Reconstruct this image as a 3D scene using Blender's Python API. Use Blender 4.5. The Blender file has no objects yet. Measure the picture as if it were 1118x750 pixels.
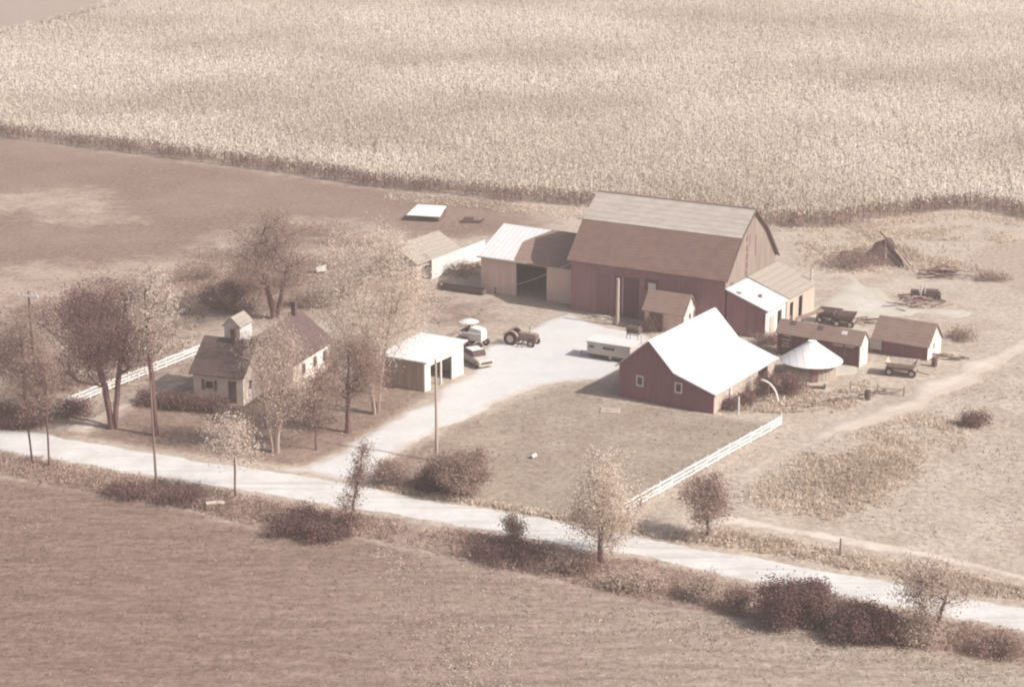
import bpy, bmesh, math, random
import numpy as np
from mathutils import Vector, Matrix
R = math.radians
rng = np.random.default_rng(7)
random.seed(7)
SC = bpy.context.scene
COL = SC.collection

# ------------------------------------------------------------------ camera numbers (metres; eye at x=0, y=0, 50 m up)
H = 50.0; F = 1950.0
PD = math.atan(565 / F); CP, SP = math.cos(PD), math.sin(PD)

def P(px, py, z=0.0):
    """photo pixel -> world point at height z"""
    a, b = px - 559, py - 375
    dx, dy, dz = a, F * CP - b * SP, -F * SP - b * CP
    t = (z - H) / dz
    return Vector((dx * t, dy * t, z))

def scale_at(w):
    return F / (w[1] * CP + H * SP)

def height_to(w, py):
    lo, hi = -5.0, 60.0
    for _ in range(50):
        m = (lo + hi) / 2
        if 375 + F * (-w[1] * SP + (H - m) * CP) / (w[1] * CP + (H - m) * SP) > py: lo = m
        else: hi = m
    return lo

# ------------------------------------------------------------------ tagging
def tag(o, label=None, cat=None, group=None, kind=None):
    if label: o['label'] = label
    if cat: o['category'] = cat
    if group: o['group'] = group
    if kind: o['kind'] = kind
    return o

def thing(name, label, cat, loc=(0, 0, 0), rz=0.0, group=None):
    o = bpy.data.objects.new(name, None)
    COL.objects.link(o)
    o.location = loc; o.rotation_euler = (0, 0, R(rz))
    o.empty_display_size = 0.5
    return tag(o, label, cat, group)

# ------------------------------------------------------------------ materials
def new_mat(name):
    m = bpy.data.materials.new(name); m.use_nodes = True
    nt = m.node_tree; nt.nodes.clear()
    out = nt.nodes.new('ShaderNodeOutputMaterial')
    return m, nt, out

def N(nt, kind, **kw):
    n = nt.nodes.new(kind)
    for k, v in kw.items():
        if k in n.inputs.keys() if hasattr(n.inputs, 'keys') else False:
            n.inputs[k].default_value = v
        else:
            setattr(n, k, v)
    return n

def L(nt, a, b): nt.links.new(a, b)

def mixc(nt, fac, a, b, mode='MIX'):
    n = nt.nodes.new('ShaderNodeMix'); n.data_type = 'RGBA'; n.blend_type = mode
    for sock, v in ((n.inputs[0], fac), (n.inputs[6], a), (n.inputs[7], b)):
        if isinstance(v, (int, float)): sock.default_value = v
        elif isinstance(v, (tuple, list)): sock.default_value = (*v[:3], 1)
        else: L(nt, v, sock)
    return n.outputs[2]

def ramp(nt, v, a, b):
    n = nt.nodes.new('ShaderNodeMapRange'); n.interpolation_type = 'SMOOTHSTEP'
    L(nt, v, n.inputs[0]); n.inputs[1].default_value = a; n.inputs[2].default_value = b
    return n.outputs[0]

def math_(nt, op, a, b=0.0):
    n = nt.nodes.new('ShaderNodeMath'); n.operation = op
    for s, v in zip(n.inputs, (a, b)):
        if isinstance(v, (int, float)): s.default_value = v
        else: L(nt, v, s)
    return n.outputs[0]

def noise(nt, vec, scale, detail=4.0, rough=0.6, stretch=None, rot=None):
    if stretch or rot:
        mp = nt.nodes.new('ShaderNodeMapping')
        if stretch: mp.inputs['Scale'].default_value = stretch
        if rot: mp.inputs['Rotation'].default_value = (0, 0, R(rot))
        L(nt, vec, mp.inputs['Vector']); vec = mp.outputs[0]
    n = nt.nodes.new('ShaderNodeTexNoise')
    n.inputs['Scale'].default_value = scale; n.inputs['Detail'].default_value = detail
    n.inputs['Roughness'].default_value = rough
    L(nt, vec, n.inputs['Vector'])
    return n.outputs['Fac']

def surf(name, col, col2=None, streak=(3.5, 3.5, .25), amt=.5, fine=.25, rough=.85, ribs=0.0, rib_axis='xy', bump=.3, stain=None, stain_amt=.0):
    """weathered boards / shingles / painted metal: streaky colour variation in object space"""
    m, nt, out = new_mat(name)
    tc = N(nt, 'ShaderNodeTexCoord').outputs['Object']
    col2 = col2 or tuple(c * .6 for c in col)
    f1 = ramp(nt, noise(nt, tc, 1.0, 5, .65, streak), .35, .72)
    c = mixc(nt, math_(nt, 'MULTIPLY', f1, amt), col, col2)
    f2 = noise(nt, tc, 7.0, 5, .7)
    c = mixc(nt, fine, c, mixc(nt, 1.0, c, mixc(nt, f2, (.25, .25, .25), (1.7, 1.7, 1.7)), 'MULTIPLY'))
    if stain:
        f3 = ramp(nt, noise(nt, tc, .55, 5, .7), .55, .7)
        c = mixc(nt, math_(nt, 'MULTIPLY', f3, stain_amt), c, stain)
    b = N(nt, 'ShaderNodeBsdfPrincipled')
    b.inputs['Roughness'].default_value = rough
    b.inputs['Specular IOR Level'].default_value = .25
    if ribs:
        sp = N(nt, 'ShaderNodeSeparateXYZ'); L(nt, tc, sp.inputs[0])
        v = math_(nt, 'ADD', sp.outputs[0], sp.outputs[1]) if rib_axis == 'xy' else sp.outputs['xyz'.index(rib_axis)]
        w = math_(nt, 'SINE', math_(nt, 'MULTIPLY', v, 2 * math.pi / ribs))
        g = ramp(nt, w, .80, .99)
        c = mixc(nt, math_(nt, 'MULTIPLY', g, .35), c, tuple(x * .35 for x in col))
        bp = N(nt, 'ShaderNodeBump'); bp.inputs['Strength'].default_value = bump; bp.inputs['Distance'].default_value = .03
        L(nt, math_(nt, 'SUBTRACT', f2, g), bp.inputs['Height']); L(nt, bp.outputs[0], b.inputs['Normal'])
    L(nt, c, b.inputs['Base Color'])
    L(nt, b.outputs[0], out.inputs[0])
    return m

def leafmat(name, c1, c2, trans=.25, big=None, bigscale=.03):
    m, nt, out = new_mat(name)
    at = N(nt, 'ShaderNodeAttribute'); at.attribute_name = 'rnd'
    c = mixc(nt, at.outputs['Fac'], c1, c2)
    if big:
        g = N(nt, 'ShaderNodeTexCoord').outputs['Object']
        f = ramp(nt, noise(nt, g, bigscale, 4, .6), .38, .64)
        c = mixc(nt, f, c, mixc(nt, 1.0, c, big, 'MULTIPLY'))
    d = N(nt, 'ShaderNodeBsdfDiffuse'); t = N(nt, 'ShaderNodeBsdfTranslucent')
    L(nt, c, d.inputs[0]); L(nt, c, t.inputs[0])
    mx = N(nt, 'ShaderNodeMixShader'); mx.inputs[0].default_value = trans
    L(nt, d.outputs[0], mx.inputs[1]); L(nt, t.outputs[0], mx.inputs[2]); L(nt, mx.outputs[0], out.inputs[0])
    return m

M = {}
M['white_paint'] = surf('white_paint', (.60, .565, .54), (.50, .455, .42), amt=.5, fine=.12, ribs=.22, bump=.25)
M['white_trim'] = surf('white_trim', (.62, .59, .57), (.52, .475, .45), amt=.4, fine=.1)
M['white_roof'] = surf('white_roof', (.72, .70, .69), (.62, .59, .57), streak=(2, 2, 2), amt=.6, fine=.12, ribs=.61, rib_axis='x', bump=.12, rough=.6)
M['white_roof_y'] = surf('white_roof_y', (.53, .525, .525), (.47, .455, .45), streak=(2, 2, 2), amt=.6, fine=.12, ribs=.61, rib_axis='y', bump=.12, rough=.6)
M['dark_boards'] = surf('dark_boards', (.26, .130, .152), (.20, .096, .114), amt=.8, fine=.35, ribs=.3)
M['old_boards'] = surf('old_boards', (.15, .10, .092), (.09, .06, .058), amt=.8, fine=.4, ribs=.3)
M['barn_boards'] = surf('barn_boards', (.33, .172, .19), (.25, .125, .14), amt=.8, fine=.45, ribs=.3, stain=(.39, .24, .24), stain_amt=.5)
M['gable_boards'] = surf('gable_boards', (.27, .22, .187), (.16, .12, .102), amt=.95, fine=.35, ribs=.3)
M['tan_boards'] = surf('tan_boards', (.74, .56, .47), (.62, .455, .38), amt=.8, fine=.25, ribs=.3)
M['grey_boards'] = surf('grey_boards', (.38, .295, .245), (.26, .19, .155), amt=.8, fine=.3, ribs=.25)
M['pale_boards'] = surf('pale_boards', (.48, .40, .34), (.34, .265, .22), amt=.8, fine=.25, ribs=.3)
M['house_wall'] = surf('house_wall', (.82, .70, .62), (.72, .60, .52), streak=(2, 2, 2), amt=.5, fine=.1, ribs=.2, rib_axis='z', bump=.2)
M['shingle_brown'] = surf('shingle_brown', (.235, .148, .122), (.175, .105, .088), streak=(.9, 1.5, .5), amt=.8, fine=.5, ribs=.28, rib_axis='z', bump=.3, stain=(.27, .18, .15), stain_amt=.4)
M['shingle_dark'] = surf('shingle_dark', (.125, .083, .077), (.085, .056, .053), streak=(.6, 1.5, 3), amt=.8, fine=.45, ribs=.25, rib_axis='z', bump=.3)
M['shingle_tan'] = surf('shingle_tan', (.285, .195, .16), (.215, .145, .12), streak=(.9, 1.5, .6), amt=.8, fine=.4, ribs=.28, rib_axis='z', bump=.3)
M['roof_pale'] = surf('roof_pale', (.50, .435, .385), (.39, .33, .285), streak=(.7, 1.2, 2), amt=.8, fine=.35, ribs=.4, rib_axis='z', bump=.25, stain=(.38, .3, .255), stain_amt=.5)
M['roof_cream'] = surf('roof_cream', (.33, .285, .245), (.27, .225, .19), streak=(3, 3, 3), amt=.8, fine=.3, ribs=.3, rib_axis='z')
M['opening_shade'] = surf('opening_shade', (.15, .066, .085), (.11, .05, .064), fine=.1)  # dark colour painting the shade inside openings, used on flat panels
M['bark'] = surf('bark', (.16, .088, .082), (.09, .048, .048), streak=(6, 6, 1), amt=.8, fine=.5)
M['bark_pale'] = surf('bark_pale', (.34, .26, .22), (.20, .14, .12), streak=(6, 6, 1), amt=.8, fine=.5)
M['pole_wood'] = surf('pole_wood', (.22, .15, .13), (.14, .09, .08), streak=(9, 9, .4), amt=.8, fine=.3)
M['pole_pale'] = surf('pole_pale', (.42, .34, .29), (.31, .24, .20), streak=(9, 9, .4), amt=.7, fine=.2)
M['rubber'] = surf('rubber', (.06, .03, .036), fine=.2)
M['metal_dark'] = surf('metal_dark', (.105, .072, .068), (.16, .105, .09), streak=(3, 3, 3), amt=.6, fine=.35, rough=.6)
M['metal_tan'] = surf('metal_tan', (.32, .225, .19), (.21, .135, .11), streak=(3, 3, 3), amt=.7, fine=.3, rough=.55)
M['metal_light'] = surf('metal_light', (.54, .48, .435), (.4, .33, .29), streak=(3, 3, 3), amt=.5, fine=.2, rough=.5)
M['glass'] = surf('glass', (.09, .05, .055), (.12, .08, .085), streak=(2, 2, 2), fine=.05, rough=.12)
M['straw'] = surf('straw', (.48, .4, .33), (.34, .27, .22), streak=(8, 8, 8), amt=.8, fine=.5)
M['mesh_wire'] = surf('mesh_wire', (.5, .43, .37), (.36, .29, .25), streak=(6, 6, 6), amt=.8, fine=.4)
M['leaf_dark'] = leafmat('leaf_dark', (.17, .092, .098), (.31, .20, .18), .5)
M['leaf_mid'] = leafmat('leaf_mid', (.28, .185, .162), (.48, .365, .31), .5)
M['leaf_pale'] = leafmat('leaf_pale', (.47, .36, .305), (.68, .565, .485), .5)
M['leaf_white'] = leafmat('leaf_white', (.60, .495, .42), (.82, .72, .625), .5)
M['corn'] = leafmat('corn', (.84, .755, .65), (.95, .885, .79), .5, big=(.74, .71, .67), bigscale=.012)
M['corn_stalk_edge_shade'] = leafmat('corn_stalk_edge_shade', (.14, .08, .075), (.28, .185, .16), .1)  # brown stalks, plus outer leaves darkened to paint the shaded field edge
M['weed_pale'] = leafmat('weed_pale', (.56, .46, .38), (.80, .695, .59), .5, big=(.80, .77, .74), bigscale=.13)
M['weed_dark'] = leafmat('weed_dark', (.26, .175, .148), (.48, .37, .305), .5, big=(1.35, 1.35, 1.35), bigscale=.10)
M['field_west'] = leafmat('field_west', (.20, .138, .112), (.30, .215, .175), .05, big=(1.1, 1.1, 1.1), bigscale=.07)
M['field_east'] = leafmat('field_east', (.34, .27, .218), (.46, .38, .315), .05, big=(.9, .89, .88), bigscale=.07)
M['lawn_grass'] = leafmat('lawn_grass', (.29, .228, .182), (.39, .318, .26), .05, big=(.9, .88, .87), bigscale=.08)

# ------------------------------------------------------------------ mesh builder
class MB:
    def __init__(s): s.v = []; s.f = []
    def add(s, verts, faces):
        b = len(s.v); s.v += [tuple(v) for v in verts]; s.f += [tuple(i + b for i in f) for f in faces]
        return s
    def box(s, x0, y0, z0, x1, y1, z1, mat=None):
        v = [(x0, y0, z0), (x1, y0, z0), (x1, y1, z0), (x0, y1, z0), (x0, y0, z1), (x1, y0, z1), (x1, y1, z1), (x0, y1, z1)]
        if mat: v = [mat @ Vector(p) for p in v]
        return s.add(v, [(0, 3, 2, 1), (4, 5, 6, 7), (0, 1, 5, 4), (1, 2, 6, 5), (2, 3, 7, 6), (3, 0, 4, 7)])
    def prism(s, poly, d):
        """poly: 3D points, extruded by vector d"""
        n = len(poly); d = Vector(d)
        v = [Vector(p) for p in poly] + [Vector(p) + d for p in poly]
        return s.add(v, [tuple(range(n))[::-1], tuple(range(n, 2 * n))] + [(i, (i + 1) % n, n + (i + 1) % n, n + i) for i in range(n)])
    def slab(s, quad, t):
        q = [Vector(p) for p in quad]
        n = (q[1] - q[0]).cross(q[-1] - q[0]).normalized()
        if n.z < 0: n = -n
        return s.prism([p for p in q], n * t)
    def tube(s, pts, radii, n=8, cap=True):
        pts = [Vector(p) for p in pts]
        if isinstance(radii, (int, float)): radii = [radii] * len(pts)
        b = len(s.v); k = len(pts)
        up = None
        for i, p in enumerate(pts):
            d = (pts[min(i + 1, k - 1)] - pts[max(i - 1, 0)]).normalized()
            a = d.orthogonal().normalized() if up is None else (up - d * up.dot(d)).normalized()
            up = a; c = d.cross(a)
            for j in range(n):
                t = 2 * math.pi * j / n
                s.v.append(tuple(p + (a * math.cos(t) + c * math.sin(t)) * radii[i]))
        for i in range(k - 1):
            for j in range(n):
                s.f.append((b + i * n + j, b + i * n + (j + 1) % n, b + (i + 1) * n + (j + 1) % n, b + (i + 1) * n + j))
        if cap:
            s.f.append(tuple(b + j for j in range(n))[::-1]); s.f.append(tuple(b + (k - 1) * n + j for j in range(n)))
        return s
    def lathe(s, prof, n=24, c=(0, 0), mat=None):
        b = len(s.v); k = len(prof)
        for r, z in prof:
            for j in range(n):
                t = 2 * math.pi * j / n
                p = Vector((c[0] + r * math.cos(t), c[1] + r * math.sin(t), z))
                s.v.append(tuple(mat @ p if mat else p))
        for i in range(k - 1):
            for j in range(n):
                s.f.append((b + i * n + j, b + i * n + (j + 1) % n, b + (i + 1) * n + (j + 1) % n, b + (i + 1) * n + j))
        return s
    def wall(s, axis, at, a0, a1, h, t, holes=()):
        """upright wall slab with rectangular holes; axis 'x' runs along x at y=at, 'y' runs along y at x=at; thickness towards +"""
        hs = sorted(holes)
        def bx(p0, z0, p1, z1):
            if p1 - p0 < 1e-4 or z1 - z0 < 1e-4: return
            if axis == 'x': s.box(p0, at, z0, p1, at + t, z1)
            else: s.box(at, p0, z0, at + t, p1, z1)
        cur = a0
        for (p0, z0, p1, z1) in hs:
            bx(cur, 0, p0, h)
            bx(p0, 0, p1, z0); bx(p0, z1, p1, h)
            cur = p1
        bx(cur, 0, a1, h)
        return s
    def build(s, name, mat, parent=None, smooth=False, bevel=0):
        me = bpy.data.meshes.new(name)
        me.from_pydata(s.v, [], s.f); me.validate(); 
        bm = bmesh.new(); bm.from_mesh(me)
        bmesh.ops.recalc_face_normals(bm, faces=bm.faces)
        bm.to_mesh(me); bm.free()
        me.materials.append(mat if not isinstance(mat, str) else M[mat])
        if smooth: me.polygons.foreach_set('use_smooth', [True] * len(me.polygons))
        o = bpy.data.objects.new(name, me); COL.objects.link(o)
        if parent: o.parent = parent
        if bevel:
            md = o.modifiers.new('bevel', 'BEVEL'); md.width = bevel; md.segments = 2; md.limit_method = 'ANGLE'
        return o

def quads_obj(name, V, mat, parent=None, rnd=None, n=4):
    """V: (k, n, 3) array of k n-gons"""
    k = V.shape[0]
    me = bpy.data.meshes.new(name)
    me.vertices.add(k * n); me.vertices.foreach_set('co', V.reshape(-1).astype(np.float32))
    me.loops.add(k * n); me.loops.foreach_set('vertex_index', np.arange(k * n, dtype=np.int32))
    me.polygons.add(k); me.polygons.foreach_set('loop_start', np.arange(0, k * n, n, dtype=np.int32))
    me.polygons.foreach_set('loop_total', np.full(k, n, dtype=np.int32))
    me.update(calc_edges=True)
    a = me.attributes.new('rnd', 'FLOAT', 'FACE')
    a.data.foreach_set('value', (rng.random(k) if rnd is None else rnd).astype(np.float32))
    me.materials.append(M[mat] if isinstance(mat, str) else mat)
    o = bpy.data.objects.new(name, me); COL.objects.link(o)
    if parent: o.parent = parent
    return o

# ------------------------------------------------------------------ numpy helpers
def vnoise(x, y, s, seed=0):
    r = np.random.default_rng(seed); T = r.random((256, 256))
    x = x / s + 1000.3; y = y / s + 1000.7
    xi = np.floor(x).astype(int); yi = np.floor(y).astype(int); fx = x - xi; fy = y - yi
    fx = fx * fx * (3 - 2 * fx); fy = fy * fy * (3 - 2 * fy)
    g = lambda a, b: T[a % 256, b % 256]
    return (g(xi, yi) * (1 - fx) + g(xi + 1, yi) * fx) * (1 - fy) + (g(xi, yi + 1) * (1 - fx) + g(xi + 1, yi + 1) * fx) * fy
def fnoise(x, y, s, seed=0):
    return (vnoise(x, y, s, seed) * .55 + vnoise(x, y, s * .45, seed + 1) * .3 + vnoise(x, y, s * .2, seed + 2) * .15)

def WP(pts):  # pixel polygon -> world xy array
    return np.array([[*P(a, b)[:2]] for a, b in pts])

def inside(x, y, poly):
    c = np.zeros(x.shape, bool); n = len(poly)
    for i in range(n):
        x0, y0 = poly[i]; x1, y1 = poly[(i + 1) % n]
        if y0 == y1: continue
        k = ((y0 > y) != (y1 > y)) & (x < (x1 - x0) * (y - y0) / (y1 - y0) + x0)
        c ^= k
    return c
def segdist(x, y, poly, closed=True):
    d = np.full(x.shape, 1e9); n = len(poly)
    for i in range(n if closed else n - 1):
        x0, y0 = poly[i]; x1, y1 = poly[(i + 1) % n]
        dx, dy = x1 - x0, y1 - y0; l2 = dx * dx + dy * dy + 1e-9
        t = np.clip(((x - x0) * dx + (y - y0) * dy) / l2, 0, 1)
        d = np.minimum(d, np.hypot(x - x0 - t * dx, y - y0 - t * dy))
    return d
def sdf(x, y, poly):  # positive inside
    return np.where(inside(x, y, poly), 1, -1) * segdist(x, y, poly)

# ------------------------------------------------------------------ zones (from photo outlines)
ROAD_TOP = [(-260, 420), (-80, 452), (0, 467), (60, 474), (130, 487), (220, 501), (300, 512), (401, 529), (455, 540), (540, 553), (611, 566), (702, 583), (781, 599), (872, 615), (964, 631), (1044, 648), (1118, 661), (1300, 694)]
ROAD_BOT = [(-260, 443), (-80, 478), (0, 492), (72, 505), (169, 522), (240, 534), (283, 542), (353, 554), (412, 563), (540, 583), (581, 591), (648, 603), (702, 611), (781, 629), (847, 640), (933, 656), (1041, 676), (1118, 690), (1300, 726)]
road_poly = WP(ROAD_TOP + ROAD_BOT[::-1])
drive_poly = WP([(262, 510), (318, 508), (343, 503), (362, 495), (396, 473), (437, 449), (462, 440), (470, 424), (500, 412), (514, 405), (516, 385), (530, 374), (545, 372), (572, 360), (600, 347), (622, 339), (650, 350), (668, 357), (700, 362), (715, 372), (712, 385), (690, 398), (663, 415), (640, 417), (610, 420), (590, 421), (550, 440), (520, 455), (481, 470), (437, 497), (416, 517), (424, 536), (360, 524)])
track_poly = WP([(700, 583), (780, 560), (795, 560), (860, 573), (990, 596), (1050, 608), (1118, 625), (1250, 650), (1250, 668), (1118, 638), (1045, 620), (980, 607), (860, 584), (800, 574), (770, 575), (720, 590)])
yard_poly = WP([(838, 367), (850, 350), (905, 325), (918, 305), (930, 296), (948, 310), (975, 326), (1010, 336), (1070, 339), (1060, 348), (1000, 345), (957, 345), (948, 360), (950, 378), (945, 398), (900, 425), (870, 420), (846, 400), (855, 380)])
path_poly = WP([(1130, 360), (1130, 382), (1080, 410), (1010, 447), (960, 462), (915, 476), (860, 496), (815, 520), (808, 516), (850, 488), (905, 464), (950, 448), (990, 425), (1040, 402)])
lane_poly = WP([(70, 470), (110, 447), (150, 432), (200, 414), (213, 418), (165, 436), (135, 450), (105, 466), (90, 476)])
DITCH = [(-260, 470), (-80, 505), (0, 520), (100, 538), (200, 556), (290, 580), (400, 588), (500, 612), (620, 637), (700, 656), (800, 674), (900, 692), (1000, 708), (1118, 727), (1300, 760)]
lower_poly = WP(DITCH + [(1500, 900), (-500, 900)])
ditch_poly = WP(ROAD_BOT + DITCH[::-1])
pasture_poly = WP([(-400, 50), (0, 148), (200, 175), (330, 193), (420, 206), (560, 222), (600, 244), (590, 256), (540, 258), (480, 262), (440, 256), (370, 240), (300, 240), (230, 262), (190, 285), (120, 300), (60, 318), (0, 330), (-400, 330)])
patchA = WP([(-60, 222), (20, 210), (75, 206), (114, 209), (119, 228), (150, 241), (100, 246), (40, 240), (30, 228), (0, 232), (-60, 245)])
patchB = WP([(-60, 300), (40, 286), (110, 290), (160, 283), (215, 290), (215, 306), (120, 312), (60, 330), (-60, 350)])
lawnR = WP([(408, 520), (440, 497), (500, 465), (560, 440), (610, 421), (640, 418), (663, 416), (640, 432), (780, 454), (852, 464), (676, 560), (620, 562), (540, 550), (455, 536)])
lawnL = WP([(95, 476), (150, 444), (215, 425), (330, 420), (440, 420), (470, 430), (440, 448), (400, 473), (366, 494), (330, 508), (250, 500), (160, 488)])
weedR = WP([(800, 545), (850, 505), (905, 480), (960, 462), (1010, 450), (1060, 462), (1060, 490), (1020, 515), (985, 540), (950, 565), (900, 570), (850, 562)])
plow_poly = WP([(1056, 282), (1075, 268), (1118, 262), (1250, 255), (1250, 350), (1118, 322), (1085, 306), (1070, 297)])
junk_poly = WP([(860, 258), (950, 250), (1060, 245), (1118, 262), (1080, 280), (1060, 300), (960, 300), (900, 300), (870, 290)])
orch_poly = WP([(120, 300), (230, 262), (300, 240), (380, 240), (440, 262), (430, 300), (480, 320), (545, 330), (520, 360), (440, 350), (330, 350), (230, 340), (214, 412), (150, 432), (100, 455), (60, 472), (0, 470), (-80, 450), (-80, 330)])
corn_front = [(-420, 52), (0, 149), (60, 158), (130, 166), (200, 176), (300, 188), (400, 204), (500, 214), (560, 221), (640, 226), (740, 238), (850, 249), (900, 249), (938, 246), (962, 239), (1005, 237), (1025, 232), (1062, 229), (1092, 233), (1130, 243), (1250, 262)]
corn_poly = np.vstack([WP(corn_front), [[330, 330], [420, 900], [130, 900]], WP([(165, -4), (150, 0), (75, 22), (0, 42), (-200, 92)])])

# ------------------------------------------------------------------ ground
def axis(dense0, dense1, step, far):
    a = list(np.arange(dense0, dense1 + .01, step))
    lo = [dense0 - 15, dense0 - 60, dense0 - 200, -far]; hi = [dense1 + 15, dense1 + 60, dense1 + 200, far]
    return np.array(sorted(lo) + a + hi)
def attr_mesh(name, X, Y, Z, attrs, mat):
    ny, nx = X.shape
    me = bpy.data.meshes.new(name)
    V = np.stack([X, Y, Z], -1).reshape(-1, 3).astype(np.float32)
    idx = np.arange(nx * ny).reshape(ny, nx)
    Fq = np.stack([idx[:-1, :-1], idx[:-1, 1:], idx[1:, 1:], idx[1:, :-1]], -1).reshape(-1, 4).astype(np.int32)
    me.vertices.add(len(V)); me.vertices.foreach_set('co', V.reshape(-1))
    me.loops.add(Fq.size); me.loops.foreach_set('vertex_index', Fq.reshape(-1))
    me.polygons.add(len(Fq)); me.polygons.foreach_set('loop_start', np.arange(0, Fq.size, 4, dtype=np.int32))
    me.polygons.foreach_set('loop_total', np.full(len(Fq), 4, dtype=np.int32))
    me.update(calc_edges=True)
    for k, v in attrs.items():
        a = me.attributes.new(k, 'FLOAT', 'POINT'); a.data.foreach_set('value', v.reshape(-1).astype(np.float32))
    me.materials.append(mat)
    o = bpy.data.objects.new(name, me); COL.objects.link(o)
    return o

def ground_material():
    m, nt, out = new_mat('ground')
    g = N(nt, 'ShaderNodeTexCoord').outputs['Object']
    n_edge = noise(nt, g, .35, 5, .65)
    n_big = noise(nt, g, .04, 5, .6)
    n_mid = noise(nt, g, .22, 5, .65)
    n_fine = noise(nt, g, 1.6, 5, .75)
    n_strk = noise(nt, g, .3, 5, .65, (.22, 1.6, 1), 27)
    n_strk2 = noise(nt, g, 1.0, 5, .7, (.35, 1.5, 1), 25)
    def zone(attr, w, amp=3.0):
        a = N(nt, 'ShaderNodeAttribute'); a.attribute_name = attr
        v = math_(nt, 'ADD', a.outputs['Fac'], math_(nt, 'MULTIPLY', math_(nt, 'SUBTRACT', n_edge, .5), amp * 2))
        return ramp(nt, v, -w, w)
    # dry mottled farm grass everywhere
    c = mixc(nt, ramp(nt, n_mid, .3, .7), (.345, .277, .225), (.455, .38, .318))
    c = mixc(nt, ramp(nt, n_big, .4, .65), c, (.40, .33, .273))
    # orchard / back yard grass
    co = mixc(nt, ramp(nt, noise(nt, g, .13, 5, .7), .42, .6), (.19, .13, .105), (.345, .275, .222))
    c = mixc(nt, zone('orch', 6.0, 8), c, co)
    cp = mixc(nt, ramp(nt, math_(nt, 'ADD', math_(nt, 'MULTIPLY', n_fine, .5), math_(nt, 'MULTIPLY', n_strk2, .5)), .35, .65), (.16, .103, .083), (.245, .17, .138))
    cp = mixc(nt, ramp(nt, n_big, .42, .62), cp, mixc(nt, n_mid, (.17, .115, .092), (.29, .212, .172)))
    c = mixc(nt, zone('pasture', 4, 6), c, cp)
    c = mixc(nt, math_(nt, 'MULTIPLY', zone('patch', 4.0, 10), ramp(nt, math_(nt, 'ADD', math_(nt, 'MULTIPLY', n_mid, .5), math_(nt, 'MULTIPLY', n_strk2, .5)), .3, .62)), c, (.385, .30, .245))
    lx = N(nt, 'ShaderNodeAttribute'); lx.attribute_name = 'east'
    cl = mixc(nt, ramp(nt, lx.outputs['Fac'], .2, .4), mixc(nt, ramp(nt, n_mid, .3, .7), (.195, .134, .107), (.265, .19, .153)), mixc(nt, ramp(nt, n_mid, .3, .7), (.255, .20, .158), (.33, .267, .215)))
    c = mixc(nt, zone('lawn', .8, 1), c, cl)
    n_low = math_(nt, 'ADD', math_(nt, 'MULTIPLY', n_strk2, .65), math_(nt, 'MULTIPLY', n_strk, .35))
    cw = mixc(nt, ramp(nt, n_low, .35, .66), (.165, .107, .086), (.26, .183, .15))
    lx = N(nt, 'ShaderNodeAttribute'); lx.attribute_name = 'east'
    cw = mixc(nt, lx.outputs['Fac'], cw, mixc(nt, ramp(nt, n_low, .35, .66), (.255, .20, .16), (.40, .33, .272)))
    c = mixc(nt, zone('lower', .8, 1.2), c, cw)
    cd = mixc(nt, ramp(nt, n_mid, .35, .65), (.20, .135, .112), (.35, .265, .22))
    c = mixc(nt, zone('ditch', .6, 1), c, cd)
    c = mixc(nt, zone('plow', .8, 1), c, mixc(nt, n_mid, (.30, .235, .19), (.40, .325, .27)))
    c = mixc(nt, zone('corn', .5, 1), c, (.34, .255, .21))
    c = mixc(nt, zone('far', 1.0, 2), c, (.285, .225, .187))
    c = mixc(nt, .55, c, mixc(nt, 1.0, c, mixc(nt, ramp(nt, n_fine, .25, .75), (.5, .49, .49), (1.5, 1.51, 1.51)), 'MULTIPLY'))
    b = N(nt, 'ShaderNodeBsdfPrincipled'); b.inputs['Roughness'].default_value = .95; b.inputs['Specular IOR Level'].default_value = .1
    bp = N(nt, 'ShaderNodeBump'); bp.inputs['Strength'].default_value = .6; bp.inputs['Distance'].default_value = .25
    L(nt, math_(nt, 'ADD', n_fine, math_(nt, 'MULTIPLY', n_mid, .6)), bp.inputs['Height']); L(nt, bp.outputs[0], b.inputs['Normal'])
    L(nt, c, b.inputs['Base Color']); L(nt, b.outputs[0], out.inputs[0])
    return m

gx = axis(-110, 110, 1.0, 1500); gy = axis(84, 320, 1.0, 1500)
X, Y = np.meshgrid(gx, gy)
far_poly = np.array([[-1600, 300], [*P(-500, 170)[:2]], [*P(-200, 92)[:2]], [*P(0, 42)[:2]], [*P(75, 22)[:2]], [*P(150, 0)[:2]], [130, 1000], [-1600, 1600]])
Zg = np.zeros_like(X)
near = (np.abs(X) < 110) & (Y < 320)
dd = sdf(X, Y, ditch_poly)
Zg -= np.clip(dd, 0, 1.5) * .16 * near                # shallow roadside ditch
Zg += (fnoise(X, Y, 9, 5) - .5) * .08 * near
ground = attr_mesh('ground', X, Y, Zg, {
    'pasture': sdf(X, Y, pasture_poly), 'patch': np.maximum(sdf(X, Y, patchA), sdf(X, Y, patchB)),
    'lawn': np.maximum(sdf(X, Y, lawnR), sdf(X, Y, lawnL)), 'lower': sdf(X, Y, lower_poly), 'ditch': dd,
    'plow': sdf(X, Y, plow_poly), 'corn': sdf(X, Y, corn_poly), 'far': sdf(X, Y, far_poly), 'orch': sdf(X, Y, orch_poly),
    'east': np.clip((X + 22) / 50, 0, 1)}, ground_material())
tag(ground, 'dry autumn farm ground of fields, pasture and lawns', 'ground', kind='structure')

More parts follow.
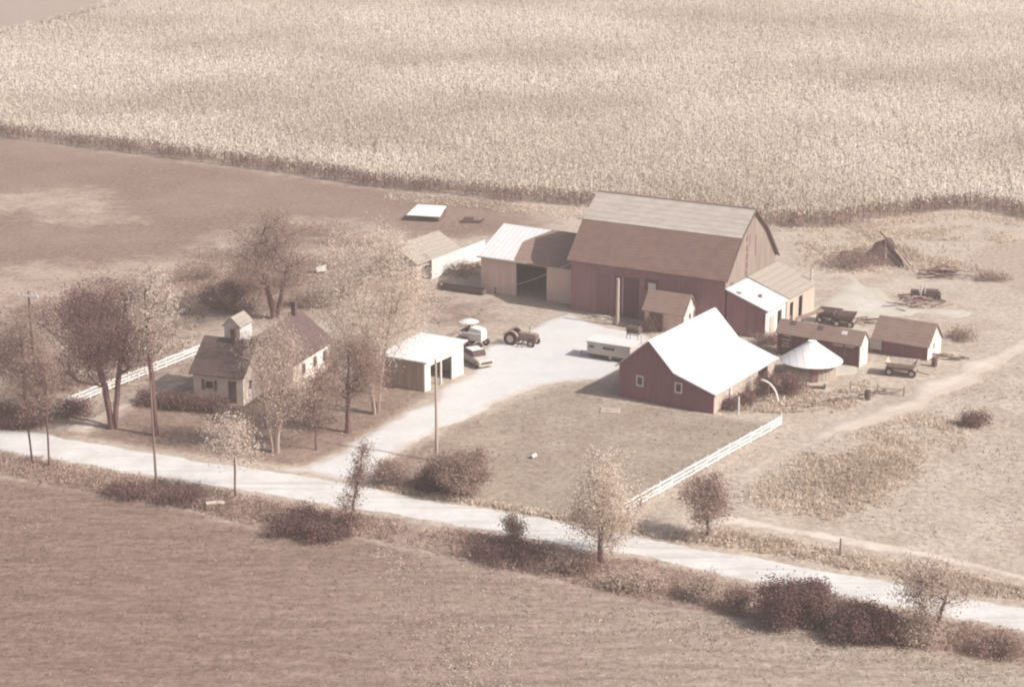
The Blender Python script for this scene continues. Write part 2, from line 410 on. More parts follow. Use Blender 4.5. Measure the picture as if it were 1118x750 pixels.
def dirt_mat(name, c1, c2, edge, ruts=None, fade=.75):
    m, nt, out = new_mat(name)
    g = N(nt, 'ShaderNodeTexCoord').outputs['Object']
    a = N(nt, 'ShaderNodeAttribute'); a.attribute_name = 'edge'
    n1 = noise(nt, g, .35, 5, .7); n2 = noise(nt, g, 2.2, 4, .7)
    c = mixc(nt, ramp(nt, n1, .35, .7), c1, c2)
    if ruts is not None:
        st = noise(nt, g, .5, 4, .6, (.10, 2.4, 1), ruts)
        c = mixc(nt, math_(nt, 'MULTIPLY', ramp(nt, st, .45, .7), .55), c, tuple(x * .72 for x in c2))
    e = math_(nt, 'ADD', a.outputs['Fac'], math_(nt, 'MULTIPLY', math_(nt, 'SUBTRACT', noise(nt, g, .9, 5, .7), .5), 1.6))
    c = mixc(nt, ramp(nt, e, fade, .0), c, edge)
    c = mixc(nt, .25, c, mixc(nt, 1.0, c, mixc(nt, n2, (.5, .5, .5), (1.5, 1.5, 1.5)), 'MULTIPLY'))
    b = N(nt, 'ShaderNodeBsdfPrincipled'); b.inputs['Roughness'].default_value = .95; b.inputs['Specular IOR Level'].default_value = .1
    bp = N(nt, 'ShaderNodeBump'); bp.inputs['Strength'].default_value = .35; bp.inputs['Distance'].default_value = .08
    L(nt, n2, bp.inputs['Height']); L(nt, bp.outputs[0], b.inputs['Normal'])
    L(nt, c, b.inputs['Base Color']); L(nt, b.outputs[0], out.inputs[0])
    return m

def sheet(name, poly, z, mat, label, step=.4, jag=.5, seed=0, drop=1.3):
    """ragged-edged dirt sheet: grid cells inside the outline, with distance to the edge stored"""
    x0, y0 = poly.min(0) - 1; x1, y1 = poly.max(0) + 1
    gx = np.arange(x0, x1, step); gy = np.arange(y0, y1, step)
    X, Y = np.meshgrid(gx, gy)
    d = sdf(X, Y, poly) + (fnoise(X, Y, 3.0, seed) - .5) * 2 * jag
    keep = d > 0
    cell = keep[:-1, :-1] | keep[1:, :-1] | keep[:-1, 1:] | keep[1:, 1:]
    idx = np.arange(X.size).reshape(X.shape)
    Fq = np.stack([idx[:-1, :-1], idx[:-1, 1:], idx[1:, 1:], idx[1:, :-1]], -1)[cell]
    used = np.unique(Fq); mp = np.zeros(X.size, int); mp[used] = np.arange(len(used))
    V = np.stack([X, Y, z - .15 * np.clip(1 - d / drop, 0, 1) ** 1.5 - .05 * (d < 0)], -1).reshape(-1, 3)[used]
    Fq = mp[Fq]
    me = bpy.data.meshes.new(name)
    me.from_pydata([tuple(v) for v in V], [], [tuple(f) for f in Fq])
    me.polygons.foreach_set('use_smooth', [True] * len(me.polygons))
    a = me.attributes.new('edge', 'FLOAT', 'POINT'); a.data.foreach_set('value', d.reshape(-1)[used].astype(np.float32))
    me.materials.append(mat)
    o = bpy.data.objects.new(name, me); COL.objects.link(o)
    return tag(o, label, 'road' if 'road' in name else 'track', kind='structure')

EDGE = (.34, .265, .215)
sheet('road', road_poly, .075, dirt_mat('road_gravel', (.60, .575, .555), (.51, .48, .455), EDGE, 24), 'pale gravel road crossing in front of the farm', seed=3)
sheet('driveway', drive_poly, .085, dirt_mat('drive_gravel', (.55, .535, .525), (.51, .49, .475), (.40, .325, .27), fade=1.5), 'bright gravel driveway and farmyard beside the barns', jag=.8, seed=4)
sheet('farmyard', yard_poly, .07, dirt_mat('yard_dirt', (.52, .475, .43), (.43, .375, .325), (.42, .38, .315), fade=4.0), 'trodden dirt yard between corn cribs and lean-to', jag=2.2, seed=5)
sheet('field_track', path_poly, .07, dirt_mat('track_dirt', (.57, .50, .44), (.48, .40, .34), (.40, .325, .268), fade=2.4), 'pale dirt track leaving past the small shed on the right', jag=1.4, seed=6)
sheet('grass_track', track_poly, .07, dirt_mat('verge_dirt', (.58, .505, .44), (.46, .385, .33), EDGE), 'pale wheel track running beside the gravel road', jag=.5, seed=8, drop=.5)
sheet('farm_lane', lane_poly, .07, dirt_mat('lane_dirt', (.56, .48, .415), (.34, .26, .21), (.27, .19, .155), fade=1.0), 'pale two rut lane beside the house', jag=.7, seed=9, drop=.6)

# ------------------------------------------------------------------ grass, weeds
def tufts(name, poly, n, h, w, mat, label, dens=None, flat=False, blades=3, cat='grass', avoid=(), thr=.0, seed=1, soft=1.2):
    r = np.random.default_rng(seed)
    lo = poly.min(0); hi = poly.max(0)
    lo = np.maximum(lo, [-75, 92]); hi = np.minimum(hi, [100, 300])
    pts = []
    tot = 0
    while tot < n:
        x = r.uniform(lo[0], hi[0], n); y = r.uniform(lo[1], hi[1], n)
        k = inside(x, y, poly)
        k &= r.random(n) < np.clip(segdist(x, y, poly) / soft, 0, 1) ** .8
        for a in avoid: k &= ~inside(x, y, a)
        if dens: k &= r.random(n) < np.clip((fnoise(x, y, dens, seed) - thr) / (.65 - thr), .03, 1)
        pts.append(np.stack([x[k], y[k]], -1)); tot += k.sum()
        if len(pts) > 60: break
    p = np.concatenate(pts)[:n]; n = len(p)
    hh = r.uniform(h[0], h[1], n) * (.6 + .8 * fnoise(p[:, 0], p[:, 1], 4, seed + 9))
    V = np.zeros((n, blades, 4, 3)); rv = np.zeros((n, blades))
    base_r = r.random(n)
    for b in range(blades):
        ww = (w * r.uniform(.5, 1.25, n))[:, None]
        up = r.random(n) < .4
        a = r.normal(0, 1, (n, 3)); a[:, 2] = np.where(up, 2.2, a[:, 2] * .6); a /= np.linalg.norm(a, axis=1, keepdims=True)
        if flat: a[:, 2] *= .25; a /= np.linalg.norm(a, axis=1, keepdims=True)
        q = r.normal(0, 1, (n, 3))
        if flat: q[:, 2] *= .3
        q -= a * (a * q).sum(1, keepdims=True); q /= np.linalg.norm(q, axis=1, keepdims=True)
        z = hh * r.uniform(.1, 1.0, n)
        c = np.stack([p[:, 0] + r.normal(0, w * .8, n), p[:, 1] + r.normal(0, w * .8, n), z], -1)
        asp = np.where(up, .85, .6)[:, None]
        V[:, b, 0] = c - a * ww * asp; V[:, b, 1] = c + q * ww * .34; V[:, b, 2] = c + a * ww * asp; V[:, b, 3] = c - q * ww * .34
        rv[:, b] = np.clip(base_r * .6 + r.random(n) * .4, 0, 1)
    o = quads_obj(name, V.reshape(-1, 4, 3), mat, rnd=rv.reshape(-1), n=4)
    return tag(o, label, cat, kind='stuff')

low_w = WP([(-20, 517), (100, 538), (200, 556), (290, 580), (400, 588), (470, 604), (520, 690), (560, 770), (-20, 770)])
low_e = WP([(400, 588), (500, 612), (620, 637), (700, 656), (800, 674), (900, 692), (1000, 708), (1140, 731), (1140, 770), (420, 770), (410, 680)])
tufts('field_grass', low_w, 3000, (.0, .05), .14, 'field_west', 'brown cut grass covering the left of the foreground field', dens=3, thr=.2, flat=True, seed=11)
tufts('field_grass', low_e, 3000, (.0, .05), .14, 'field_east', 'paler cut grass covering the right of the foreground field', dens=3, thr=.2, flat=True, seed=10)
tufts('ditch_weeds', ditch_poly, 9000, (.06, .42), .17, 'weed_dark', 'rank brown weeds filling the roadside ditch', dens=5, thr=.3, seed=12, cat='weeds')
verge = WP([(690, 585), (780, 578), (860, 588), (980, 612), (1045, 624), (1118, 641), (1200, 660), (1200, 674), (1118, 658), (1044, 645), (964, 628), (872, 612), (781, 596)])
tufts('verge_weeds', verge, 3500, (.06, .4), .2, 'weed_pale', 'dry weeds on the strip between road and wheel track', dens=4, thr=.3, seed=13, cat='weeds')
tufts('weed_field', weedR, 6000, (.05, .4), .2, 'weed_pale', 'mottled patch of tall dry weeds right of the white fence', dens=4, thr=.3, seed=14, soft=5, cat='weeds')
rfield = WP([(690, 560), (855, 468), (920, 476), (1130, 385), (1130, 628), (990, 592), (860, 568), (790, 555)])
tufts('rough_grass', rfield, 1800, (.0, .05), .14, 'lawn_grass', 'short dry grass of the field right of the white fence', dens=6, thr=.25, flat=True, seed=15, avoid=(path_poly, track_poly))
tufts('lawn_grass', lawnR, 700, (.0, .04), .16, 'lawn_grass', 'mown lawn between the driveway and the white fence', dens=6, thr=.2, flat=True, seed=16, avoid=(drive_poly, road_poly))
tufts('yard_grass', lawnL, 700, (.0, .04), .16, 'lawn_grass', 'lawn in front of the farmhouse', dens=6, thr=.2, flat=True, seed=17, avoid=(drive_poly, road_poly, lane_poly))
tufts('orchard_grass', orch_poly, 8000, (.03, .25), .22, 'weed_dark', 'patchy dry grass behind the farmhouse', dens=8, thr=.42, seed=18, soft=9)
tufts('junk_weeds', junk_poly, 5500, (.05, .4), .26, 'weed_pale', 'rough weeds around the scrap behind the barn', dens=6, thr=.4, seed=19, soft=4, cat='weeds')
vergeN = WP([(401, 526), (455, 537), (540, 549), (611, 562), (702, 579), (702, 584), (611, 568), (540, 555), (455, 542), (405, 532)])
tufts('roadside_grass', vergeN, 1500, (.06, .3), .2, 'weed_pale', 'uncut grass along the edge between lawn and road', seed=20)
headland = WP([(560, 222), (640, 227), (650, 205), (850, 249), (960, 240), (1060, 230), (1118, 240), (1118, 250), (1060, 240), (960, 250), (850, 262), (620, 240), (420, 218), (420, 208)])
tufts('headland_weeds', headland, 3500, (.08, .4), .26, 'weed_pale', 'weeds along the edge of the corn field', dens=6, thr=.3, seed=21, cat='weeds')
cribw = WP([(785, 450), (852, 452), (905, 452), (955, 440), (950, 412), (900, 428), (850, 414), (835, 420), (800, 440)])
tufts('crib_weeds', cribw, 2200, (.08, .45), .22, 'weed_pale', 'weeds growing between white barn and round crib', dens=3, thr=.35, seed=22, cat='weeds')

# ------------------------------------------------------------------ corn field (nobody could count the stalks)
def corn_field():
    r = np.random.default_rng(31)
    ang = R(62); ca, sa = math.cos(ang), math.sin(ang)
    allq = []; allr = []; stq = []; 
    bands = [(225, 330, .85, .52, 1.02, 7), (330, 430, .95, .8, 1.28, 6), (430, 640, 1.15, 1.0, 1.55, 5)]
    for y0, y1, rs, ps, sz, nl in bands:
        ext = 420
        a = np.arange(-ext, ext, rs); b = np.arange(-ext, ext, ps)
        A, B = np.meshgrid(a, b); A = A.ravel() + r.normal(0, .22, A.size); B = B.ravel() + r.normal(0, ps * .4, B.size)
        cx, cy = 0, 400
        x = cx + A * sa + B * ca; y = cy - A * ca + B * sa
        k = (y >= y0) & (y < y1) & (np.abs(x) < y * .31 + 12)
        x, y = x[k], y[k]
        d = sdf(x, y, corn_poly) + (fnoise(x, y, 4, 41) - .5) * 1.6
        k = (d > 0) & (r.random(len(x)) < .93)
        gap = fnoise(x, y, 7, 44)
        k &= ~((gap < .33) & (r.random(len(x)) < .5)); k &= r.random(len(x)) < .55 + .6 * fnoise(x, y, 1.7, 45)
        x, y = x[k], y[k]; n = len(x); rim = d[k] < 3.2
        h = (2.05 + .5 * fnoise(x, y, 30, 47) + r.normal(0, .16, n))
        # stalks
        t = r.uniform(0, np.pi, n); w = .035 * sz
        c, s = np.cos(t) * w, np.sin(t) * w
        lx, ly = r.normal(0, .12, n), r.normal(0, .12, n)
        st = np.zeros((n, 4, 3))
        st[:, 0] = np.stack([x - c, y - s, np.zeros(n)], -1); st[:, 1] = np.stack([x + c, y + s, np.zeros(n)], -1)
        st[:, 2] = np.stack([x + lx + c * .6, y + ly + s * .6, h], -1); st[:, 3] = np.stack([x + lx - c * .6, y + ly - s * .6, h], -1)
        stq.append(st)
        pr = r.random(n)
        for i in range(nl):
            f = (i + .8) / nl
            z0 = h * (.12 + .82 * f * r.uniform(.85, 1.1, n))
            t = r.uniform(0, 2 * np.pi, n); ln = r.uniform(.45, .85, n) * sz ** .7; w = r.uniform(.06, .10, n) * sz * 1.3
            dx, dy = np.cos(t), np.sin(t); nx, ny = -dy, dx
            bx, by = x + lx * f, y + ly * f
            q = np.zeros((n, 4, 3))
            q[:, 0] = np.stack([bx, by, z0], -1)
            mz = z0 + ln * r.uniform(.05, .35, n)
            q[:, 1] = np.stack([bx + dx * ln * .5 + nx * w, by + dy * ln * .5 + ny * w, mz], -1)
            q[:, 2] = np.stack([bx + dx * ln, by + dy * ln, z0 - ln * r.uniform(-.1, .6, n)], -1)
            q[:, 3] = np.stack([bx + dx * ln * .5 - nx * w, by + dy * ln * .5 - ny * w, mz], -1)
            rv = np.clip(pr * .5 + r.random(n) * .5, 0, 1)
            if i < nl * .75: stq.append(q[rim]); allq.append(q[~rim]); allr.append(rv[~rim])     # lower leaves of outer rows coloured dark as the shaded field edge
            else: allq.append(q); allr.append(rv)
        # tassel
        q = np.zeros((n, 4, 3)); t = r.uniform(0, np.pi, n); c, s = np.cos(t) * .06 * sz, np.sin(t) * .06 * sz
        bx, by = x + lx, y + ly
        q[:, 0] = np.stack([bx, by, h - .05], -1); q[:, 1] = np.stack([bx + c, by + s, h + .15], -1)
        q[:, 2] = np.stack([bx + r.normal(0, .06, n), by + r.normal(0, .06, n), h + .42], -1); q[:, 3] = np.stack([bx - c, by - s, h + .15], -1)
        allq.append(q); allr.append(pr)
    o = quads_obj('corn_field', np.concatenate(allq), 'corn', rnd=np.concatenate(allr))
    tag(o, 'broad field of ripe pale standing corn behind the farm', 'corn field', kind='stuff')
    s = quads_obj('corn_stalks_edge_shade', np.concatenate(stq), 'corn_stalk_edge_shade', parent=o)
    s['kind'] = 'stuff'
    return o
corn_field()

# ------------------------------------------------------------------ trees
def tree(name, label, px, py, top, hw, cb=.3, leaf='leaf_mid', bark='bark', dens=1.0, nclump=None, stems=1, tr=None, lean=(0, 0), leafsize=.14, sig=.55, group=None, cat='tree', shape='oval', seed=0, flat=.85, off=0.0, clump=1.0):
    r = np.random.default_rng(seed * 131 + 17)
    w = P(px, py); s = scale_at(w)
    h = height_to(w, top); rad = hw / s
    root = thing(name, label, cat, w, 0, group)
    cz0 = h * cb; ch = h - cz0
    # clump centres in an uneven envelope
    vol = rad * rad * ch
    nclump = nclump or int(np.clip(26 + vol * .55, 18, 150))
    ph = r.uniform(0, 6.28, 6); am = r.uniform(.12, .34, 6)
    nsub = int(5 + rad * 1.3); SUB = []
    while len(SUB) < nsub:
        u = r.uniform(-1, 1, 3)
        if .3 < np.linalg.norm(u) < .95: SUB.append(u)
    SUB = np.array(SUB); srad = (.34 + .5 / math.sqrt(nsub)) * clump
    C = []
    while len(C) < nclump:
        u = r.uniform(-1, 1, 3)
        q = np.linalg.norm(u)
        if q > 1: continue
        az = math.atan2(u[1], u[0]); zz = u[2]
        lob = 1 + sum(am[k] * math.sin((k + 1) * az + ph[k] + 2.2 * zz * (k % 3)) for k in range(6)) * .7
        if q > lob or q < .35 and r.random() < .6: continue
        if np.min(np.linalg.norm(SUB - u, axis=1)) > srad and r.random() < .8: continue
        if shape == 'vase': wid = .45 + .55 * (zz + 1) / 2
        elif shape == 'cone': wid = 1.0 - .42 * (zz + 1)
        else: wid = 1.0
        z = cz0 + ch * (.5 + .5 * zz * .93)
        C.append((u[0] * rad * wid * lob + lean[0] * z + off * rad, u[1] * rad * wid * flat * lob + lean[1] * z, z))
    C = np.array(C)
    # skeleton
    tr = tr or max(.06, h * .017)
    nodes = []; par = []
    for st in range(stems):
        a = 2 * math.pi * st / max(stems, 1) + ph[0]
        sx, sy = (math.cos(a) * (.18 if cat == 'tree' else .05), math.sin(a) * (.18 if cat == 'tree' else .05)) if stems > 1 else (0, 0)
        ttop = cz0 + ch * (.72 if stems == 1 else .6)
        k = max(5, int(ttop / .9)); prev = -1
        jx = jy = 0.0
        for i in range(k + 1):
            z = ttop * i / k
            jx += r.normal(0, .05) * (i > 1); jy += r.normal(0, .05) * (i > 1)
            spread = (z / max(ttop, .1)) ** 1.3 * (rad * .42 if stems > 1 else 0)
            nodes.append((sx + jx + lean[0] * z + math.cos(a) * spread, sy + jy + lean[1] * z + math.sin(a) * spread, z))
            par.append(prev); prev = len(nodes) - 1
    ntrunk = len(nodes)
    order = np.argsort(np.hypot(C[:, 0] - lean[0] * C[:, 2], C[:, 1]) + .3 * np.abs(C[:, 2] - cz0 - ch * .4))
    for ci in order:
        c = C[ci]; nn = np.array(nodes)
        d = np.linalg.norm(nn - c, axis=1) + np.maximum(0, nn[:, 2] - c[2] + .25 * np.hypot(nn[:, 0] - c[0], nn[:, 1] - c[1])) * 1.5
        d[:max(1, int(2))] += 3
        j = int(np.argmin(d)); p0 = np.array(nodes[j])
        seg = np.linalg.norm(c - p0); ns = 1 if seg < 1.0 else 2 if seg < 2.5 else 3
        prev = j
        for q in range(1, ns + 1):
            f = q / ns
            p = p0 + (c - p0) * f + (r.normal(0, .09, 3) * seg * .5 if q < ns else 0)
            p[2] += -math.sin(f * math.pi) * seg * .08
            nodes.append(tuple(p)); par.append(prev); prev = len(nodes) - 1
    n = len(nodes); desc = np.zeros(n)
    kids = set(par)
    for i in range(n):
        if i not in kids: desc[i] = 1
    for i in range(n - 1, -1, -1):
        if par[i] >= 0: desc[par[i]] += desc[i]
    rr = np.clip(tr * (desc / desc.max()) ** .62 * (1 if stems == 1 else 1), .014, None)
    mb = MB()
    for i in range(n):
        if par[i] >= 0:
            j = par[i]
            if desc[i] == 0: continue
            r0 = rr[j] if i < ntrunk else min(rr[j], rr[i] * 1.25)
            if j == 0: r0 = tr * 1.35
            mb.tube([nodes[j], nodes[i]], [r0, rr[i]], 6 if rr[i] > .06 else 4, cap=False)
    # fine bare twigs around each clump
    tw = []
    for c in C:
        for q in range(3):
            d = r.normal(0, 1, 3); d[2] = abs(d[2]) * .8 + .2; d /= np.linalg.norm(d)
            mb.tube([tuple(c - d * .1), tuple(c + d * r.uniform(.4, .9) * sig * 1.6)], [.016, .006], 3, cap=False)
    mb.build('trunk' if cat == 'tree' else 'stem', bark, root)
    # leaves
    per = max(10, int(205 * dens * (sig / .5) ** 1.4))
    K = len(C) * per
    ce = np.repeat(C, per, 0)
    pos = ce + r.normal(0, sig, (K, 3)) * np.array([1, 1, .75])
    pos[:, 2] = np.maximum(pos[:, 2], .05)
    a = r.normal(0, 1, (K, 3)); a /= np.linalg.norm(a, axis=1, keepdims=True)
    b = r.normal(0, 1, (K, 3)); b -= a * (a * b).sum(1, keepdims=True); b /= np.linalg.norm(b, axis=1, keepdims=True)
    sz = leafsize * r.uniform(.5, 1.35, (K, 1))
    V = np.stack([pos - a * sz * .5, pos + b * sz * .32, pos + a * sz * .5, pos - b * sz * .32], 1)
    cr = np.repeat(r.random(len(C)), per)
    quads_obj('crown', V, leaf, root, rnd=np.clip(cr * .45 + r.random(K) * .55, 0, 1))
    return root

def bush(label, px, py, hw, hpx, leaf='leaf_dark', dens=1.3, seed=0, name='bush', group=None, leafsize=.145, cat='bush'):
    return tree(name, label, px, py, py - hpx, hw, cb=.02, leaf=leaf, dens=dens, seed=seed, tr=.06, stems=3, leafsize=leafsize, sig=.42, clump=1.5, group=group, cat=cat, nclump=int(np.clip(hw * hpx * .07, 14, 110)))

tree('shade_tree', 'big broad dark tree leaning over the lane left of the house', 124, 467, 300, 60, .26, 'leaf_dark', dens=0.69, nclump=150, stems=2, tr=.30, seed=1, sig=.72, off=-.14, clump=.92)
tree('shade_tree', 'tall slim pale tree between the lane and the farmhouse', 170, 475, 283, 25, .36, 'leaf_white', 'bark', dens=0.33, nclump=70, tr=.24, seed=2, sig=.6)
tree('sapling', 'leftmost roadside sapling with a thin bare trunk', 35, 506, 362, 20, .36, 'leaf_mid', dens=0.36, nclump=52, tr=.09, seed=3, sig=.62)
tree('sapling', 'roadside sapling just right of the leftmost sapling', 54, 509, 372, 19, .33, 'leaf_mid', dens=0.33, nclump=48, tr=.09, seed=4, sig=.62)
tree('shade_tree', 'brown tree at left edge behind the end of the left fence', 27, 446, 345, 30, .25, 'leaf_mid', dens=0.56, nclump=80, tr=.15, seed=5, sig=.65)
tree('shade_tree', 'wide brown tree with dark forked trunk behind the house', 301, 348, 230, 47, .24, 'leaf_mid', dens=0.61, nclump=130, stems=2, tr=.32, seed=6, sig=.75)
tree('shade_tree', 'very tall pale many stemmed tree left of the garage', 411, 452, 238, 52, .10, 'leaf_white', 'bark_pale', dens=.56, nclump=190, stems=4, tr=.22, seed=7, sig=.75)
tree('lawn_tree', 'dark leaning round tree on lawn beside the driveway', 380, 472, 362, 36, .20, 'leaf_mid', dens=0.67, nclump=100, tr=.24, seed=8, sig=.58)
tree('sapling', 'slender young tree in the middle of the house lawn', 345, 491, 404, 22, .28, 'leaf_mid', dens=0.47, nclump=44, tr=.08, seed=9, sig=.5)
tree('shade_tree', 'pale thick trunked tree in front of the right half of the house', 300, 494, 350, 29, .16, 'leaf_pale', 'bark_pale', dens=0.50, nclump=90, stems=2, tr=.22, seed=10, sig=.62)
tree('sapling', 'small pale leaved sapling at the near road edge opposite the house', 257, 542, 448, 26, .30, 'leaf_white', dens=0.40, nclump=50, tr=.08, seed=11, sig=.5)
tree('sapling', 'sparse leaning sapling at near road edge opposite the driveway', 379, 584, 472, 17, .02, 'leaf_mid', dens=0.38, nclump=52, tr=.10, seed=12, sig=.40, lean=(.20, 0), shape='cone')
tree('sapling', 'little narrow young tree below the right lawn by the road', 560, 597, 551, 11, .06, 'leaf_mid', dens=0.67, nclump=30, tr=.05, seed=13, sig=.3)
tree('roadside_tree', 'bushy pale tree in front of the lower end of the white fence', 655, 616, 486, 37, .04, 'leaf_white', dens=0.61, nclump=130, tr=.18, seed=14, sig=.5)
tree('roadside_tree', 'small brown tree on the verge right of the white fence', 773, 588, 516, 27, .12, 'leaf_mid', dens=0.61, nclump=70, tr=.12, seed=15, sig=.45)
tree('roadside_tree', 'thin half bare pale tree by road at the lower right', 1016, 700, 602, 36, .08, 'leaf_pale', dens=0.38, nclump=80, stems=2, tr=.12, seed=16, sig=.5)
tree('evergreen_shrub', 'small dark upright evergreen at the near end of the white board wall', 463, 301, 279, 6, .03, 'leaf_dark', dens=0.89, nclump=22, tr=.05, seed=17, sig=.25, shape='cone', cat='shrub', clump=2)
tree('round_tree', 'dense dark round tree behind the right end of house roof', 311, 386, 349, 13, .1, 'leaf_dark', dens=1.12, nclump=50, tr=.1, seed=18, sig=.4, cat='tree', clump=2)

bush('large round bush with pale leaves by lawn and road', 503, 539, 29, 46, 'leaf_mid', 1.5, 21)
bush('dark bush at left side of the large round bush', 470, 533, 16, 23, 'leaf_dark', 1.4, 22)
bush('small dark bush at mouth of the driveway', 428, 527, 16, 24, 'leaf_mid', 1.3, 23)
bush('clipped dark shrub under the house window', 234, 449, 13, 15, 'leaf_dark', 1.4, 24, name='shrub', cat='shrub')
bush('low dark shrub beside the house door', 250, 459, 7, 9, 'leaf_dark', 1.4, 25, name='shrub', cat='shrub')
bush('dark shrub at the left corner of the house', 206, 447, 12, 15, 'leaf_dark', 1.4, 26, name='shrub', cat='shrub')
bush('middle dark shrub of the hedge along the lane', 186, 444, 12, 14, 'leaf_dark', 1.4, 27, name='shrub', cat='shrub')
bush('dark shrub at the lane end of the hedge beside the slim tree', 163, 440, 11, 12, 'leaf_dark', 1.4, 28, name='shrub', cat='shrub')
bush('dark thicket at left frame edge beside the road', 12, 466, 28, 24, 'leaf_dark', 1.2, 29)
bush('dark tangled bush under the big broad tree beside the fence', 80, 452, 22, 14, 'leaf_dark', 1.0, 30)
bush('large dark bush behind the left of the house roof', 248, 340, 32, 30, 'leaf_dark', 1.0, 31)
bush('brown bush below left of the tree behind the house', 272, 316, 30, 16, 'leaf_mid', .8, 32)
bush('brown bush right of the tree behind the house', 350, 334, 26, 20, 'leaf_mid', .8, 33)
bush('low pale bush left of the tree behind the house', 222, 304, 28, 14, 'leaf_mid', .7, 34)
bush('dark low bush behind the very tall pale tree', 376, 322, 22, 16, 'leaf_mid', .9, 35)
bush('small bush between house and the pale tree', 366, 400, 18, 26, 'leaf_mid', .8, 36)
bush('pale feathery bush right of the slim pale tree', 205, 342, 22, 26, 'leaf_pale', .6, 47)
bush('brown bush beside the brown tree at left edge', 62, 424, 26, 24, 'leaf_mid', .6, 48)
bush('brown bush under the tall slim tree behind the left fence', 150, 384, 34, 30, 'leaf_mid', .55, 49)
bush('big rounded dark bush in the ditch at lower right', 868, 678, 32, 46, 'leaf_dark', 1.25, 37)
bush('spreading dark bush added as shadow of the half bare tree', 950, 697, 36, 30, 'leaf_dark', 1.2, 38)  # dark leaves added in place of the half bare tree's shadow
bush('brown bush filling the gap right of big round bush', 912, 683, 15, 26, 'leaf_mid', 1.1, 39)
bush('brown ditch bush left of the big rounded bush', 806, 663, 15, 17, 'leaf_mid', 1.0, 40)
bush('pale wispy ditch bush right of the bushy pale tree', 768, 650, 18, 20, 'leaf_pale', .7, 41)
bush('dark low bush added as shadow of the leaning sapling', 336, 584, 42, 17, 'leaf_dark', 1.3, 42)  # dark foliage added where the leaning sapling's shadow falls
bush('dark low ditch bush added as shadow of the bushy pale tree', 556, 609, 34, 13, 'leaf_dark', 1.2, 43)  # low dark leaves added for the shadow of the bushy pale tree
bush('low ditch bush added as near part of the bushy pale tree shadow', 618, 622, 24, 13, 'leaf_mid', 1.0, 61)  # added to lengthen the same tree shadow along the ditch
bush('dark ditch weeds clump left of the thin roadside pole', 137, 540, 22, 13, 'leaf_dark', 1.0, 44)
bush('dark ditch weeds clump right of the thin roadside pole', 192, 548, 22, 13, 'leaf_dark', 1.0, 45)
bush('pale bush around foot of the half bare tree', 1005, 700, 26, 22, 'leaf_pale', .8, 50)
bush('brown ditch brush at right frame edge', 1088, 712, 26, 17, 'leaf_mid', .7, 51)
bush('pale ditch brush under the bushy pale tree', 692, 640, 22, 13, 'leaf_pale', .7, 52)
bush('dark lone bush in the field at right', 1060, 464, 13, 14, 'leaf_dark', 1.2, 46)
bush('dark bush under the rear eave of the white barn', 836, 432, 12, 22, 'leaf_dark', 1.2, 53)
bush('dark bush between curved chute and round crib', 860, 430, 13, 22, 'leaf_dark', 1.1, 54)
bush('small dark bush against the right wall of the white barn', 812, 441, 7, 12, 'leaf_dark', 1.0, 55)
bush('tiny dark bush at front right corner of white barn', 797, 446, 5, 8, 'leaf_dark', 1.0, 56)
bush('dark weeds bush beside the white board wall', 503, 300, 18, 12, 'leaf_mid', 1.1, 57)
bush('low weeds bush along the lean-to wall', 838, 374, 17, 9, 'leaf_mid', 1.0, 58)
bush('brown bush at right rear of small right shed', 1046, 370, 16, 12, 'leaf_mid', .9, 59)
bush('dark bush before the door of the small tan shed', 713, 362, 9, 12, 'leaf_dark', 1.2, 62)
bush('dark weedy bank along the plowed corner at far right', 1078, 306, 22, 9, 'leaf_mid', .9, 63)
bush('brushy clump left of the fallen lumber heap', 936, 292, 26, 16, 'leaf_mid', .9, 60)

# ------------------------------------------------------------------ buildings
def frame_xy(w, rz, x, y):
    c, s = math.cos(R(rz)), math.sin(R(rz))
    return Vector((w[0] + c * x - s * y, w[1] + s * x + c * y, 0))

def fixture(parent, name, axis, at, a0, z0, a1, z1, frame='white_trim', pane='glass', fw=.09, out=-.05, panename='pane'):
    """window or door set 5 cm proud of a wall: frame mesh with pane child. axis x: on a wall facing -y; y: on a wall facing +x"""
    m = MB()
    def bx(m, p0, q0, p1, q1, d0, d1):
        lo, hi = min(at + d0, at + d1), max(at + d0, at + d1)
        if axis == 'x': m.box(p0, lo, q0, p1, hi, q1)
        else: m.box(lo, p0, q0, hi, p1, q1)
    bx(m, a0, z0, a0 + fw, z1, out, 0); bx(m, a1 - fw, z0, a1, z1, out, 0)
    bx(m, a0 + fw, z1 - fw, a1 - fw, z1, out, 0); bx(m, a0 + fw, z0, a1 - fw, z0 + fw, out, 0)
    f = m.build(name, frame, parent)
    p = MB(); bx(p, a0 + fw, z0 + fw, a1 - fw, z1 - fw, out * .4, 0)
    p.build(panename, pane, f)
    return f

def plank_door(parent, axis, at, a0, z0, a1, z1, mat, out=-.06, name='door', label=None):
    m = MB(); lo, hi = min(at, at + out), max(at, at + out)
    if axis == 'x': m.box(a0, lo, z0, a1, hi, z1)
    else: m.box(lo, a0, z0, hi, a1, z1)
    d = m.build(name, mat, parent)
    o2 = out * 1.5; lo, hi = min(at + out, at + o2), max(at + out, at + o2)
    for zz in (z0 + .25 * (z1 - z0), z0 + .75 * (z1 - z0)):
        t = MB()
        if axis == 'x': t.box(a0 + .05, lo, zz, a1 - .05, hi, zz + .12)
        else: t.box(lo, a0 + .05, zz, hi, a1 - .05, zz + .12)
        t.build('brace', mat, d)
    if label: d['label'] = label
    return d

